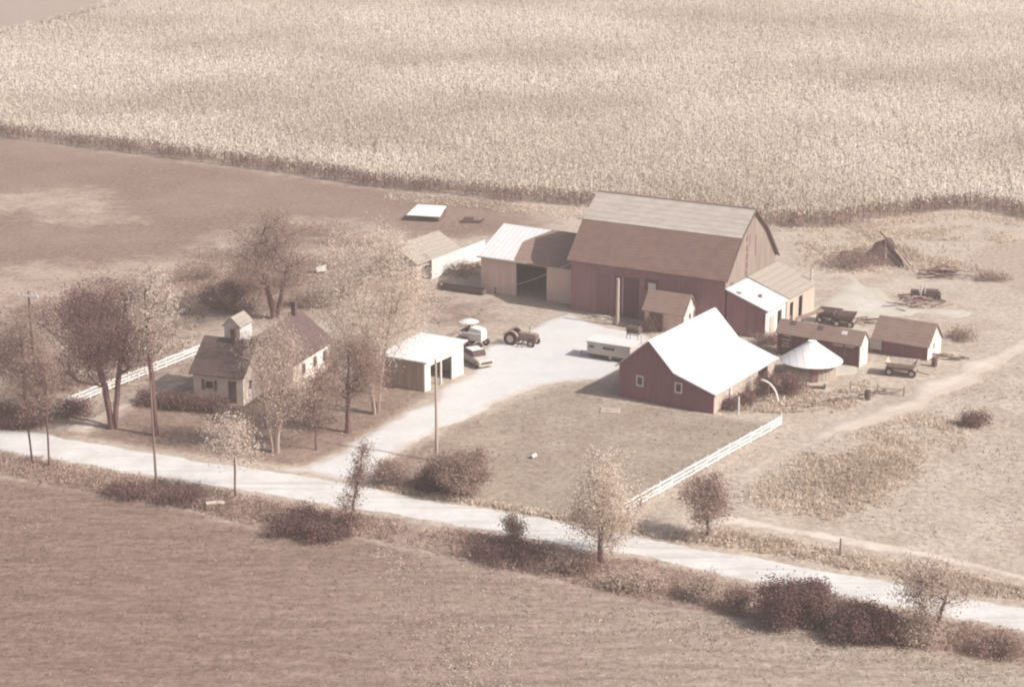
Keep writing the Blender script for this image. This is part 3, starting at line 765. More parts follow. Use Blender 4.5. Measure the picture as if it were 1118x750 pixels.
def gable_roof_x(mb, x0, x1, y0, y1, ze, zr, t=.12, ov=.3, side=.25, yr=None):
    """ridge along x; front slope then back slope slabs"""
    yr = (y0 + y1) / 2 if yr is None else yr
    k = (zr - ze) / (yr - y0); k2 = (zr - ze) / (y1 - yr)
    mb.slab([(x0 - side, y0 - ov, ze - ov * k), (x1 + side, y0 - ov, ze - ov * k), (x1 + side, yr, zr), (x0 - side, yr, zr)], t)
    mb.slab([(x0 - side, yr, zr + .004), (x1 + side, yr, zr + .004), (x1 + side, y1 + ov, ze - ov * k2), (x0 - side, y1 + ov, ze - ov * k2)], t)

# --- big gambrel barn
BA = -31.0
barn_o = Vector((6.31, 185.67, 0)); BL, BW, BE, BR = 18.0, 12.9, 5.85, 11.7
barn = thing('barn', 'huge dark gambrel roofed barn at the back of the yard', 'barn', barn_o, BA)
yb = 3.2; zb = 9.35
m = MB()
m.wall('x', 0, 0, BL, BE, .2); m.wall('x', BW - .2, 0, BL, BE, .2); m.wall('y', 0, .2, BW - .2, BE, .2)
m.build('wall', 'barn_boards', barn)
prof = [(0, BE), (yb, zb), (BW / 2, BR), (BW - yb, zb), (BW, BE)]
m = MB(); m.wall('y', BL - .2, .2, BW - .2, BE, .2)
m.prism([(BL, y, z) for y, z in prof], (-.2, 0, 0))
g = m.build('gable_wall', 'gable_boards', barn); g['label'] = 'sunlit weathered board gable end with missing boards'
m = MB(); m.prism([(0, y, z) for y, z in prof], (.2, 0, 0)); m.build('gable_wall', 'barn_boards', barn)
def gam(y0, z0, y1, z1, ov=0):
    k = (z1 - z0) / (y1 - y0)
    return [(-.3, y0 - ov, z0 - ov * k), (BL + .3, y0 - ov, z0 - ov * k), (BL + .3, y1, z1), (-.3, y1, z1)]
m = MB(); m.slab(gam(0, BE, yb, zb, .35), .14)
o = m.build('lower_roof', 'shingle_brown', barn); o['label'] = 'steep brown lower roof slope'
m = MB(); m.slab(gam(yb - .12, zb - .08, BW / 2, BR), .15); 
o = m.build('upper_roof', 'roof_pale', barn); o['label'] = 'pale weathered upper roof slope'
m = MB(); m.slab([(-.3, BW / 2, BR), (BL + .3, BW / 2, BR), (BL + .3, BW - yb, zb), (-.3, BW - yb, zb)], .14)
m.slab([(-.3, BW - yb, zb), (BL + .3, BW - yb, zb), (BL + .3, BW + .3, BE - .3), (-.3, BW + .3, BE - .3)], .14)
m.build('rear_roof', 'shingle_brown', barn)
m = MB(); pr = [(p[0], p[1] + .14) for p in prof]
pts = [(BL + .32, y, z + .05) for y, z in [(-.35, BE - .38)] + prof[1:4] + [(BW + .3, BE - .33)]]
for i in range(4):
    a, b = Vector(pts[i]), Vector(pts[i + 1])
    m.prism([a + Vector((0, 0, .14)), b + Vector((0, 0, .14)), b - Vector((0, 0, .16)), a - Vector((0, 0, .16))], (.05, 0, 0))
m.build('rake_board', 'shingle_dark', barn)
m = MB(); m.box(-.31, BW / 2 - .14, BR + .1, BL + .31, BW / 2 + .14, BR + .2); m.build('ridge_cap', 'metal_tan', barn)
# gable openings: missing boards, hay doors, their inner shade painted as dark panels
for (y0, z0, y1, z1) in [(4.9, 8.6, 5.25, 9.2), (5.0, 7.5, 5.4, 8.2), (5.0, 6.6, 5.45, 7.3), (5.0, 5.7, 5.4, 6.4), (4.95, 4.9, 5.35, 5.5), (7.3, 6.6, 7.5, 8.9), (5.7, 8.0, 5.88, 9.3)]:
    m = MB(); m.box(BL - .1, y0, z0, BL + .012, y1, z1); m.build('gap_shade', 'opening_shade', barn)
fixture(barn, 'window', 'y', BL, 1.2, 3.6, 2.0, 5.1, 'gable_boards', 'opening_shade', out=.05)
# front openings
plank_door(barn, 'x', 0, 3.0, 0.1, 5.1, 4.6, 'dark_boards', label='tall dark sliding door')
m = MB(); m.box(2.9, -.1, 4.62, 8.8, -.02, 4.78); m.build('door_track', 'barn_boards', barn)
m = MB(); m.box(3.0, -.085, .1, 3.12, -.064, 4.6); m.box(4.98, -.085, .1, 5.1, -.064, 4.6); m.box(3.12, -.085, 4.48, 4.98, -.064, 4.6); m.build('door_trim', 'barn_boards', barn)
m = MB(); m.box(5.3, -.012, .1, 8.2, .02, 4.5); m.build('doorway_shade', 'opening_shade', barn)  # flat dark panel painting the shade of the open doorway
fixture(barn, 'window', 'x', 0, 8.8, 3.2, 10.5, 4.7, 'barn_boards', 'opening_shade')
m = MB(); m.box(9.25, -.075, 3.3, 10.15, -.052, 4.2); o = m.build('shutter', 'white_trim', barn); o['label'] = 'pale square loft shutter'
# roof patches
for x0, y0 in ((8.2, 1.4), (12.6, 2.0)):
    k = (zb - BE) / yb
    m = MB(); m.slab([(x0, y0, BE + y0 * k + .16), (x0 + .5, y0, BE + y0 * k + .16), (x0 + .5, y0 + .35, BE + (y0 + .35) * k + .16), (x0, y0 + .35, BE + (y0 + .35) * k + .16)], .03)
    m.build('roof_patch', 'roof_pale', barn)

# --- lean-tos on the barn gable
def lean_to(label, t0, t1, zi, zo, wdt, wallm, roofm, holes, front='barn_boards'):
    o = frame_xy(barn_o, BA, BL, t0)
    r = thing('lean_to', label, 'shed', o, BA)
    d = t1 - t0
    m = MB(); m.prism([(.22, 0, 0), (wdt, 0, 0), (wdt, 0, zo), (.22, 0, zi)], (0, .15, 0))
    m.build('side_wall', front, r)
    m = MB(); m.prism([(.22, d, 0), (wdt, d, 0), (wdt, d, zo), (.22, d, zi)], (0, -.15, 0)); m.build('side_wall', wallm, r)
    m = MB(); m.wall('y', wdt - .15, .15, d - .15, zo - .05, .15, holes); m.build('front_wall', wallm, r)
    k = (zi - zo) / wdt
    m = MB(); m.slab([(.06, -.2, zi + .03), (wdt + .35, -.2, zo - .35 * k + .03), (wdt + .35, d + .003, zo - .35 * k + .03), (.06, d + .003, zi + .03)], .1)
    m.build('roof', roofm, r)
    return r
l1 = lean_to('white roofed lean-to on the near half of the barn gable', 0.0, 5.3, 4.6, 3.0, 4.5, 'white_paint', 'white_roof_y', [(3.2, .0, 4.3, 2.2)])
plank_door(l1, 'y', 4.5, 1.2, .05, 2.4, 2.1, 'pale_boards', out=.05)
m = MB(); m.lathe([(.16, 0), (.16, .25), (.26, .26), (0.01, .42)], 12, (2.9, 2.3)); v = m.build('roof_vent', 'metal_dark', l1); v.location.z = 3.6
m = MB(); m.box(1.0, .3, 4.22, 1.5, .75, 4.4); v = m.build('roof_hatch', 'metal_tan', l1)
l2 = lean_to('tan roofed lean-to on the far half of the barn gable', 5.5, 13.3, 4.75, 3.1, 4.5, 'pale_boards', 'roof_cream', [(1.0, 0, 1.9, 2.3), (3.4, 0, 4.4, 2.5)], 'grey_boards')
m = MB(); m.tube([(4.2, 7.4, 3.0), (4.2, 7.4, 4.6)], .12, 8); m.build('stove_pipe', 'metal_light', l2)

# --- half-white attached shed left of the barn
SA = -31.0
so = frame_xy(barn_o, BA, -12.55, 1.9)
sh = thing('machine_shed', 'long tan shed with half white half brown roof joined to the barn', 'shed', so, SA)
SL, SD, SE, SR = 12.5, 11.0, 4.1, 6.5
m = MB(); m.wall('x', 0, 0, SL, SE, .18, [(4.55, 0, 8.45, 3.75)]); m.wall('x', SD - .18, 0, SL, SE, .18); m.wall('y', 0, .18, SD - .18, SE, .18); m.wall('y', SL - .18, .18, SD - .18, SE, .18)
for x in (0, SL - .18):
    m.prism([(x, 0, SE), (x, SD / 2, SR), (x, SD, SE)], (.18, 0, 0))
m.build('wall', 'tan_boards', sh)
k = (SR - SE) / (SD / 2)
def rp(x, t, up=0.0): y = -.35 + (SD / 2 + .35) * (1 - t); return (x, y, SE + y * k + up)
m = MB(); m.slab([rp(-.3, 1), rp(SL - .02, 1), rp(SL - .02, 0), rp(-.3, 0)], .1)
m.slab([(-.3, SD / 2, SR), (SL - .02, SD / 2, SR), (SL - .02, SD + .3, SE - .1), (-.3, SD + .3, SE - .1)], .1)
o = m.build('roof', 'shingle_tan', sh)
m = MB(); m.prism([rp(-.32, 1.01, .118), rp(4.6, 1.01, .118), rp(4.3, .93, .118), rp(3.7, .45, .118), rp(4.4, .3, .118), rp(6.0, 0.02, .118), rp(-.32, 0.0, .118)], (0, 0, .03))
o = m.build('metal_sheets', 'white_roof', sh); o['label'] = 'new white metal sheets covering left half of the roof'
m = MB(); m.box(-.3, -.40, SE - .22, 6.2, -.36, SE - .05); m.build('fascia', 'white_trim', sh)
m = MB(); m.box(10.3, SD / 2 - 2.6, SE + 1.2, 10.6, SD / 2 - .2, SE + 2.45); 
m.build('roof_strip', 'shingle_dark', sh)

# --- white roofed low barn with dark gable
WA = -32.0
wb_c = Vector((17.81, 150.13, 0)); WW, WL = 9.5, 13.2
wo = frame_xy(wb_c, WA, -WW, 0)
wb = thing('low_barn', 'low barn with bright white roof and dark gable by the lawn', 'barn', wo, WA)
prof = [(WW, 0), (WW, 1.83), (WW - 3.95, 3.12), (WW - 6.5, 5.72), (0, 3.15), (0, 0)]
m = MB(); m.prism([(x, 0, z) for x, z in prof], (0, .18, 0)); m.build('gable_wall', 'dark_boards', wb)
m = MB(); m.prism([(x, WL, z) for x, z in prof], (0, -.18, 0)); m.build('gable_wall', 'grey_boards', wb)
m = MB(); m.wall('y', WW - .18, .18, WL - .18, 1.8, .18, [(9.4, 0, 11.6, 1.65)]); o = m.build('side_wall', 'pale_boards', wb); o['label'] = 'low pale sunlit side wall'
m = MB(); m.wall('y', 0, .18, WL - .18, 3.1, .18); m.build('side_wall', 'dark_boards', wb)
m = MB()
k1 = (3.12 - 1.83) / 3.95
m.slab([(WW + .3, -.2, 1.83 - .3 * k1), (WW + .3, WL + .25, 1.83 - .3 * k1), (WW - 3.95, WL + .25, 3.12), (WW - 3.95, -.2, 3.12)], .09)
m.slab([(WW - 3.95, -.2, 3.122), (WW - 3.95, WL + .25, 3.122), (WW - 6.5, WL + .25, 5.72), (WW - 6.5, -.2, 5.72)], .09)
k2 = (5.72 - 3.15) / 3.0
m.slab([(WW - 6.5, -.2, 5.722), (WW - 6.5, WL + .25, 5.722), (-.3, WL + .25, 3.15 - .3 * k2), (-.3, -.2, 3.15 - .3 * k2)], .09)
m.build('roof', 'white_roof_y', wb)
for x in (1.75, 5.85 - .2):
    fixture(wb, 'window', 'x', 0, x, 1.35, x + .75, 2.35, fw=.13)
m = MB(); m.box(WW + .0, 3.2, 0, WW + .14, 3.4, 1.7); m.build('corner_post', 'white_trim', wb)

# --- small shed by the barn
fs_c = Vector((17.55, 175.7, 0))
fo = frame_xy(fs_c, BA, -4.5, 0)
fs = thing('tool_shed', 'small tan shed with white gable standing against the big barn', 'shed', fo, BA)
def gable_shed(r, Lx, D, ze, zr, wall, gable, roof, holes=(), ov=.25, sideov=.2):
    m = MB(); m.wall('x', 0, 0, Lx, ze, .15, holes); m.wall('x', D - .15, 0, Lx, ze, .15); m.wall('y', 0, .15, D - .15, ze, .15)
    m.prism([(0, 0, ze), (0, D / 2, zr), (0, D, ze)], (.15, 0, 0))
    m.build('wall', wall, r)
    m = MB(); m.prism([(Lx + .004, 0.005, 0), (Lx + .004, D - .005, 0), (Lx + .004, D, ze), (Lx + .004, D / 2, zr), (Lx + .004, 0, ze)], (-.14, 0, 0)); m.build('gable_wall', gable, r)
    m = MB(); gable_roof_x(m, 0, Lx, 0, D, ze, zr, .1, ov, sideov); m.build('roof', roof, r)
gable_shed(fs, 4.5, 2.7, 2.3, 3.85, 'tan_boards', 'white_paint', 'shingle_tan')
fixture(fs, 'window', 'y', 4.504, 1.05, 1.35, 1.6, 2.0, out=.04, fw=.06)
m = MB(); m.box(.6, -.05, .05, 2.1, 0, 1.9); m.build('door', 'dark_boards', fs)

# --- slatted corn crib
CA = -33.0
co = frame_xy(Vector((33.4, 164.3, 0)), CA, -8.7, 0)
cb_ = thing('corn_crib', 'long narrow dark slatted corn crib with white end wall', 'corn crib', co, CA)
CL, CD, CE, CR = 8.7, 1.9, 2.35, 3.3
m = MB()
for i in range(16):
    z = .12 + i * .145
    if z > 2.2: break
    m.box(0.1, -.03, z, CL - .12, 0, z + .075)
m.build('front_slats', 'dark_boards', cb_)
m = MB(); m.box(.1, CD - .05, 0, CL - .12, CD, CE); m.build('rear_wall', 'dark_boards', cb_)
m = MB()
for i in range(7): m.box(.05 + i * 1.4, .002, 0, .17 + i * 1.4, .12, CE)
m.build('studs', 'dark_boards', cb_)
m = MB(); m.box(.2, .3, .1, CL - .2, CD - .2, 1.3); m.build('corn_heap', 'metal_dark', cb_)
for i, (x0, z0, ln) in enumerate([(.7, 1.9, .8), (.55, 1.5, .9), (.6, 1.15, .7), (.5, .85, .8), (5.9, 1.8, 1.0), (7.2, 1.85, .9)]):
    m = MB(); m.box(x0, -.06, z0, x0 + ln, -.032, z0 + .16); m.build('pale_board', 'pale_boards', cb_)
m = MB(); m.prism([(CL, -.05, 0), (CL, CD, 0), (CL, CD, CE), (CL, CD / 2, CR), (CL, -.05, CE)], (-.1, 0, 0)); o = m.build('end_wall', 'white_paint', cb_); o['label'] = 'white painted end wall'
m = MB(); m.prism([(0, 0, 0), (0, CD, 0), (0, CD, CE), (0, CD / 2, CR), (0, 0, CE)], (.08, 0, 0)); m.build('end_wall', 'dark_boards', cb_)
m = MB(); gable_roof_x(m, 0, CL, 0, CD, CE, CR, .08, .22, .15); m.build('roof', 'shingle_tan', cb_)
for x, y in ((1.1, .55), (4.0, .5), (6.5, .4)):
    k = (CR - CE) / (CD / 2)
    m = MB(); m.slab([(x, y, CE + y * k + .11), (x + .55, y, CE + y * k + .11), (x + .55, y + .3, CE + (y + .3) * k + .11), (x, y + .3, CE + (y + .3) * k + .11)], .04)
    m.build('roof_hatch', 'metal_dark' if x < 6 else 'white_trim', cb_)

# --- small right shed
ro = frame_xy(Vector((40.4, 166.5, 0)), CA, -5.6, 0)
rs = thing('small_shed', 'small brown roofed shed with white gable at far right of the yard', 'shed', ro, CA)
gable_shed(rs, 5.6, 3.7, 1.55, 3.25, 'dark_boards', 'white_paint', 'shingle_tan')
fixture(rs, 'window', 'y', 5.604, 1.4, .8, 1.8, 1.5, out=.04, fw=.06)

# --- white box beside the crib
wbx = thing('feed_bin', 'small white feed bin standing between crib and small right shed', 'bin', P(957, 384), CA)
m = MB(); m.box(-.6, -.4, .35, .6, .4, 1.25); m.build('body', 'white_paint', wbx, bevel=.03)
m = MB(); m.slab([(-.68, -.48, 1.26), (.68, -.48, 1.26), (.68, .48, 1.4), (-.68, .48, 1.4)], .05); m.build('lid', 'white_trim', wbx)
for x in (-.5, .5):
    for y in (-.3, .3):
        m = MB(); m.box(x - .05, y - .05, 0, x + .05, y + .05, .35); m.build('leg', 'grey_boards', wbx)

# --- round crib with conical roof
rc = thing('round_crib', 'round wire corn crib under a white conical metal roof', 'corn crib', (28.3, 161.7, 0), 0)
m = MB(); m.lathe([(2.95, 1.55), (1.5, 2.55), (.42, 3.32), (.42, 3.42), (.02, 3.46)], 40)
m.lathe([(2.95, 1.55), (2.93, 1.50), (.02, 3.30)], 40)
m.build('roof', 'metal_light' if False else 'white_roof', rc)
m = MB()
for j in range(36):
    t = 2 * math.pi * j / 36
    m.tube([(2.3 * math.cos(t), 2.3 * math.sin(t), 0), (2.3 * math.cos(t), 2.3 * math.sin(t), 1.85)], .03, 4)
for z in (.05, .35, .65, .95, 1.25, 1.55, 1.8):
    m.lathe([(2.33, z), (2.35, z + .025), (2.33, z + .05), (2.31, z + .025), (2.33, z)], 36)
m.build('wire_wall', 'mesh_wire', rc)
m = MB(); m.lathe([(2.24, .02), (2.24, .8), (1.2, 1.2), (.01, 1.3)], 30); m.build('corn_heap', 'straw', rc)
m = MB(); m.box(-.35, -2.42, .1, .25, -2.36, 1.5); m.build('door', 'dark_boards', rc)

# --- garage
GA = -30.0
gc = Vector((-8.0, 156.4, 0)); GW, GD = 4.7, 6.8
go = frame_xy(gc, GA, -GW, 0)
gr = thing('garage', 'white open fronted garage beside the driveway', 'garage', go, GA)
m = MB(); m.wall('y', GW - .15, 0, GD, 2.85, .15, [(1.0, 0, 2.75, 2.3), (2.95, 0, 4.7, 2.3)])
m.wall('x', GD - .15, 0, GW - .15, 2.85, .15); m.wall('y', 0, .15, GD - .15, 2.85, .15); m.build('wall', 'white_paint', gr)
m = MB(); m.wall('x', 0, 0, GW - .15, 2.85, .15); o = m.build('side_wall', 'grey_boards', gr); o['label'] = 'dark board side wall'
m = MB(); m.slab([(-.3, -.25, 2.85), (GW + .35, -.25, 2.85), (GW + .35, GD + .25, 3.2), (-.3, GD + .25, 3.2)], .12); m.build('roof', 'white_roof', gr)
m = MB(); m.prism([(GW, GD, 2.851), (GW, 0, 2.851), (GW, GD, 3.19)], (-.15, 0, 0)); m.build('eave_board', 'white_trim', gr)
plank_door(gr, 'y', GW, 5.2, .05, 6.3, 2.1, 'white_trim', out=.05)

# --- farmhouse
HA = -19.0
ho = Vector((-28.8, 154.1, 0))
hs = thing('farmhouse', 'cream farmhouse with dark shingle roof among the trees', 'house', ho, HA)
HL, HD, HE, HR = 5.0, 5.8, 2.85, 5.2
m = MB(); m.wall('x', 0, 0, HL, HE, .2); m.wall('y', HL - .2, .2, HD, HE, .2); m.wall('y', 0, .2, HD, HE, .2)
for x in (0, HL - .2): m.prism([(x, 0, HE), (x, HD / 2, HR), (x, HD, HE)], (.2, 0, 0))
# rear wing, ridge running back
RX0, RX1, RY0, RY1 = 1.2, 7.4, 5.2, 13.4
m.wall('y', RX1 - .2, RY0, RY1, HE - .01, .2); m.wall('y', RX0, HD, RY1, HE - .01, .2); m.wall('x', RY1 - .2, RX0 + .2, RX1 - .2, HE - .01, .2); m.wall('x', RY0, HL, RX1 - .2, HE - .01, .2)
xm = (RX0 + RX1) / 2
m.prism([(RX0, RY1, HE), (xm, RY1, HR), (RX1, RY1, HE)], (0, -.2, 0))
m.prism([(RX0, RY0 + .01, HE), (xm, RY0 + .01, HR), (RX1, RY0 + .01, HE)], (0, .2, 0))
m.build('wall', 'house_wall', hs)
m = MB(); gable_roof_x(m, 0, HL, 0, HD, HE, HR, .13, .35, .25)
k = (HR - HE) / (xm - RX0)
m.slab([(RX0 - .35, HD / 2 + .4, HE - .35 * k - .01), (RX0 - .35, RY1 + .3, HE - .35 * k - .01), (xm, RY1 + .3, HR - .01), (xm, HD / 2 + .4, HR - .01)], .12)
m.slab([(xm, HD / 2 + .4, HR - .012), (xm, RY1 + .3, HR - .012), (RX1 + .35, RY1 + .3, HE - .35 * k - .012), (RX1 + .35, HD / 2 + 2, HE - .35 * k - .012)], .12)
roof = m.build('roof', 'shingle_dark', hs)
# dormer: cream front, white sunlit side
dm = MB(); dx0, dx1, dy0, dy1, dz0, dz1, dz2 = 1.75, 3.35, 2.95, 5.3, 3.6, 6.45, 7.2
dm.box(dx0, dy0, dz0, dx1, dy1, dz1); dm.prism([(dx0, dy0, dz1), (dx1, dy0, dz1), ((dx0 + dx1) / 2, dy0, dz2)], (0, dy1 - dy0, 0))
d = dm.build('dormer', 'white_trim', hs); d['label'] = 'tall narrow white dormer rising above the ridge'
dm = MB(); c = (dx0 + dx1) / 2
dm.slab([(dx0 - .15, dy0 - .15, dz1 - .13), (dx0 - .15, dy1 + .1, dz1 - .13), (c, dy1 + .1, dz2 + .01), (c, dy0 - .15, dz2 + .01)], .07)
dm.slab([(c, dy0 - .15, dz2 + .012), (c, dy1 + .1, dz2 + .012), (dx1 + .15, dy1 + .1, dz1 - .13), (dx1 + .15, dy0 - .15, dz1 - .13)], .07)
dm.build('dormer_roof', 'roof_cream', d)
for (x, y, z0, z1) in ((2.95, 2.55, 4.4, 6.35), (xm, 12.2, 4.8, 6.6)):
    m = MB(); m.box(x - .22, y - .22, z0, x + .22, y + .22, z1); m.box(x - .28, y - .28, z1 - .28, x + .28, y + .28, z1 - .1)
    m.build('chimney', 'shingle_dark', roof)
f = fixture(hs, 'window', 'x', 0, 1.15, 1.2, 2.1, 2.05, pane='glass')
for x in (.85, 2.12):
    m = MB(); m.box(x, -.045, 1.15, x + .28, -.002, 2.1); m.build('shutter', 'dark_boards', f)
plank_door(hs, 'x', 0, 3.55, .1, 4.35, 2.2, 'shingle_brown')
m = MB(); m.box(3.3, -.9, 0, 4.6, -.01, .15); m.build('door_step', 'grey_boards', hs)
fixture(hs, 'window', 'y', HL, 1.0, 1.1, 1.7, 2.1, out=.05)
fixture(hs, 'window', 'y', HL, 3.3, 1.1, 4.0, 2.1, out=.05)
for y in (7.0, 9.4, 11.6): fixture(hs, 'window', 'y', RX1, y, 1.0, y + .9, 2.15, out=.05)

# --- small pale-roofed shed at the back left
po = frame_xy(Vector((-13.5, 200.0, 0)), BA, -3.0, 0)
ps = thing('hen_house', 'pale roofed hen house behind the tall pale tree', 'shed', po, BA)
m = MB(); m.wall('y', 0, 0, 9.0, 2.0, .15); m.wall('y', 5.85, 0, 9.0, 2.0, .15)
for y in (0, 8.85): m.prism([(.15, y, 0), (5.85, y, 0), (5.85, y, 2.0), (6, y, 2.0), (3, y, 3.65), (0, y, 2.0), (.15, y, 2.0)], (0, .15, 0))
m.build('wall', 'pale_boards', ps)
m = MB(); k = 1.65 / 3
m.slab([(3, -.25, 3.66), (3, 9.25, 3.66), (6.3, 9.25, 2.0 - .3 * k), (6.3, -.25, 2.0 - .3 * k)], .09)
m.slab([(-.3, -.25, 2.0 - .3 * k), (-.3, 9.25, 2.0 - .3 * k), (3, 9.25, 3.662), (3, -.25, 3.662)], .09)
m.build('roof', 'roof_cream', ps)
fixture(ps, 'window', 'y', 6.0, 1.4, .8, 2.3, 1.5, out=.04)

# --- hog shelter with white roof in the pasture
hg = thing('hog_shelter', 'low white roofed hog shelter alone in the pasture', 'shelter', P(447, 241), -14)
m = MB(); m.wall('y', .05, .1, 3.4, .75, .08); m.wall('y', 3.9, .1, 3.4, .75, .08); m.wall('x', 3.4, .05, 3.98, 1.0, .08); m.box(.05, .02, 0, 1.2, .1, .6)
m.build('wall', 'old_boards', hg)
m = MB(); m.slab([(-.3, -.4, .75), (4.3, -.4, .75), (4.0, 3.8, 1.35), (-.0, 3.8, 1.35)], .08); m.build('roof', 'white_roof', hg)

# --- white board wall, feed bunk
a = Vector((-9.2, 198.8, 0)); b = Vector((-3.2, 209.2, 0)); ln = (b - a).length; an = math.degrees(math.atan2(b.y - a.y, b.x - a.x))
ww = thing('board_wall', 'tall white board wall between hen house and long tan shed', 'wall', a, an)
m = MB()
for i in range(int(ln / .22)): m.box(i * .22, -.03, .05, i * .22 + .205, 0, 2.35 + .04 * math.sin(i * 2.1))
m.build('boards', 'white_trim', ww)
m = MB()
for z in (.5, 1.9): m.box(0, .002, z, ln, .08, z + .12)
m.build('rail', 'grey_boards', ww)
for i in range(6):
    m = MB(); m.box(i * (ln - .15) / 5, .082, 0, i * (ln - .15) / 5 + .12, .2, 2.3); m.build('post', 'grey_boards', ww)
a = P(478, 316); b = P(527, 323); an = math.degrees(math.atan2(b.y - a.y, b.x - a.x)); ln = (b - a).length
fb = thing('feed_bunk', 'long low dark feed bunk in front of the white board wall', 'trough', a, an)
m = MB(); m.box(0, 0, .12, ln, .1, .6); m.box(0, .9, .12, ln, 1.0, .6); m.box(0, .1, .12, ln, .9, .2); m.box(0, .1, .2, .1, .9, .6); m.box(ln - .1, .1, .2, ln, .9, .6); m.build('trough', 'old_boards', fb)
for i in range(5):
    m = MB(); m.box(.3 + i * (ln - .7) / 4, .05, 0, .4 + i * (ln - .7) / 4, .95, .12); m.build('foot', 'old_boards', fb)

# ------------------------------------------------------------------ fences
def rail_fence(label, a, b, n, hgt=1.0):
    a = Vector(a); b = Vector(b); ln = (b - a).length
    f = thing('rail_fence', label, 'fence', a, math.degrees(math.atan2(b.y - a.y, b.x - a.x)))
    for i, z in enumerate((.16, .47, .78)):
        m = MB(); k = n - 1
        for j in range(k):
            x0, x1 = ln * j / k, ln * (j + 1) / k - .012; dz0, dz1 = random.uniform(-.03, .03), random.uniform(-.03, .03)
            m.prism([(x0, -.03, z + dz0), (x1, -.03, z + dz1), (x1, -.03, z + dz1 + .2), (x0, -.03, z + dz0 + .2)], (0, .03, 0))
        m.build('rail', 'white_trim', f)
    for j in range(n):
        x = ln * j / (n - 1)
        m = MB(); m.box(x - .06, .002, -.1, x + .06, .12, hgt + random.uniform(-.02, .12)); m.build('post', 'white_trim', f)
    return f
rail_fence('white three rail fence beside the lawn and low barn', P(679, 563), P(853, 465), 15)
rail_fence('white three rail fence behind the lane left of house', P(54, 453), P(220, 386), 17)

# ------------------------------------------------------------------ poles and cable
def pole(label, w, h, r0, r1, mat, name='utility_pole', cross=None, cat='pole', tilt=0):
    t = thing(name, label, cat, w, 0)
    m = MB(); m.tube([(0, 0, -.2), (tilt * h * .5, 0, h * .5), (tilt * h, 0, h)], [r0, (r0 + r1) / 2, r1], 10); m.build('shaft', mat, t)
    if cross:
        m = MB(); m.box(-cross / 2, -.22, h - .55, cross / 2, -.1, h - .35); c = m.build('crossarm', 'white_trim', t); c.rotation_euler = (0, 0, R(-15))
        for x in (-cross * .45, -cross * .2, cross * .2, cross * .45):
            m = MB(); m.lathe([(.035, h - .35), (.06, h - .28), (.03, h - .2), (.005, h - .15)], 8, (x, -.16)); m.build('insulator', 'white_trim', c)
    return t
pole('bare utility pole between the lawn and garage', P(477, 503), 8.6, .14, .09, 'pole_pale')
pole('thin roadside pole standing in ditch opposite the house', P(171, 535), 9.0, .10, .07, 'pole_wood')
pole('utility pole with a white crossarm at the far left', P(41, 448), 11.0, .14, .09, 'pole_wood', cross=2.0)
pole('thick pale post standing in front of barn doorway', P(674, 355), 5.0, .21, .17, 'pole_pale', 'wooden_post', cat='post')
pole('thin dark post close beside thick pale barn post', P(679, 353), 5.0, .06, .05, 'pole_wood', 'wooden_post', cat='post')
pole('short leaning post sticking up from the roadside ditch', P(145, 540), 1.9, .07, .06, 'pole_pale', 'wooden_post', cat='post', tilt=.35)
pole('short post on the verge beside the wheel track', P(917, 606), 1.3, .07, .06, 'pole_wood', 'wooden_post', cat='post')
pole('white post against the low barn side wall', P(806, 452), 1.6, .09, .09, 'white_trim', 'wooden_post', cat='post')
m = MB()
pa = Vector((*frame_xy(barn_o, BA, .3, -.05)[:2], 5.3)); pb = P(541, 320); pb.z = .4
m.tube([pa.lerp(pb, i / 14) - Vector((0, 0, .35 * math.sin(math.pi * i / 14))) for i in range(15)], .03, 5)
tag(m.build('cable', 'white_trim'), 'pale cable slung from barn corner down past the tan shed', 'cable')
m = MB(); m.tube([(0, 0, -.1), (0, 0, .65)], [.09, .08], 8)
o = m.build('anchor_post', 'pole_wood'); o.location = (pb.x, pb.y, 0); tag(o, 'stub post where the cable meets the ground by tan shed', 'post')

# ------------------------------------------------------------------ vehicles, machinery
def wheel(parent, x, y, r, w, rim='metal_light', hub=.45, name='wheel'):
    """axle along y"""
    m = MB(); A = Matrix.Translation((x, y, r)) @ Matrix.Rotation(math.pi / 2, 4, 'X')
    m.lathe([(r * .55, -w / 2), (r * .9, -w / 2), (r, -w * .3), (r, w * .3), (r * .9, w / 2), (r * .55, w / 2), (r * .55, -w / 2)], 20, mat=A)
    o = m.build(name, 'rubber', parent)
    m = MB(); m.lathe([(.005, -w * .36), (r * .2, -w * .4), (r * .25, -w * .3), (r * .56, -w * .32), (r * .56, w * .32), (r * .25, w * .3), (r * .2, w * .4), (.005, w * .36)], 16, mat=A)
    m.build('rim', rim, o)
    return o

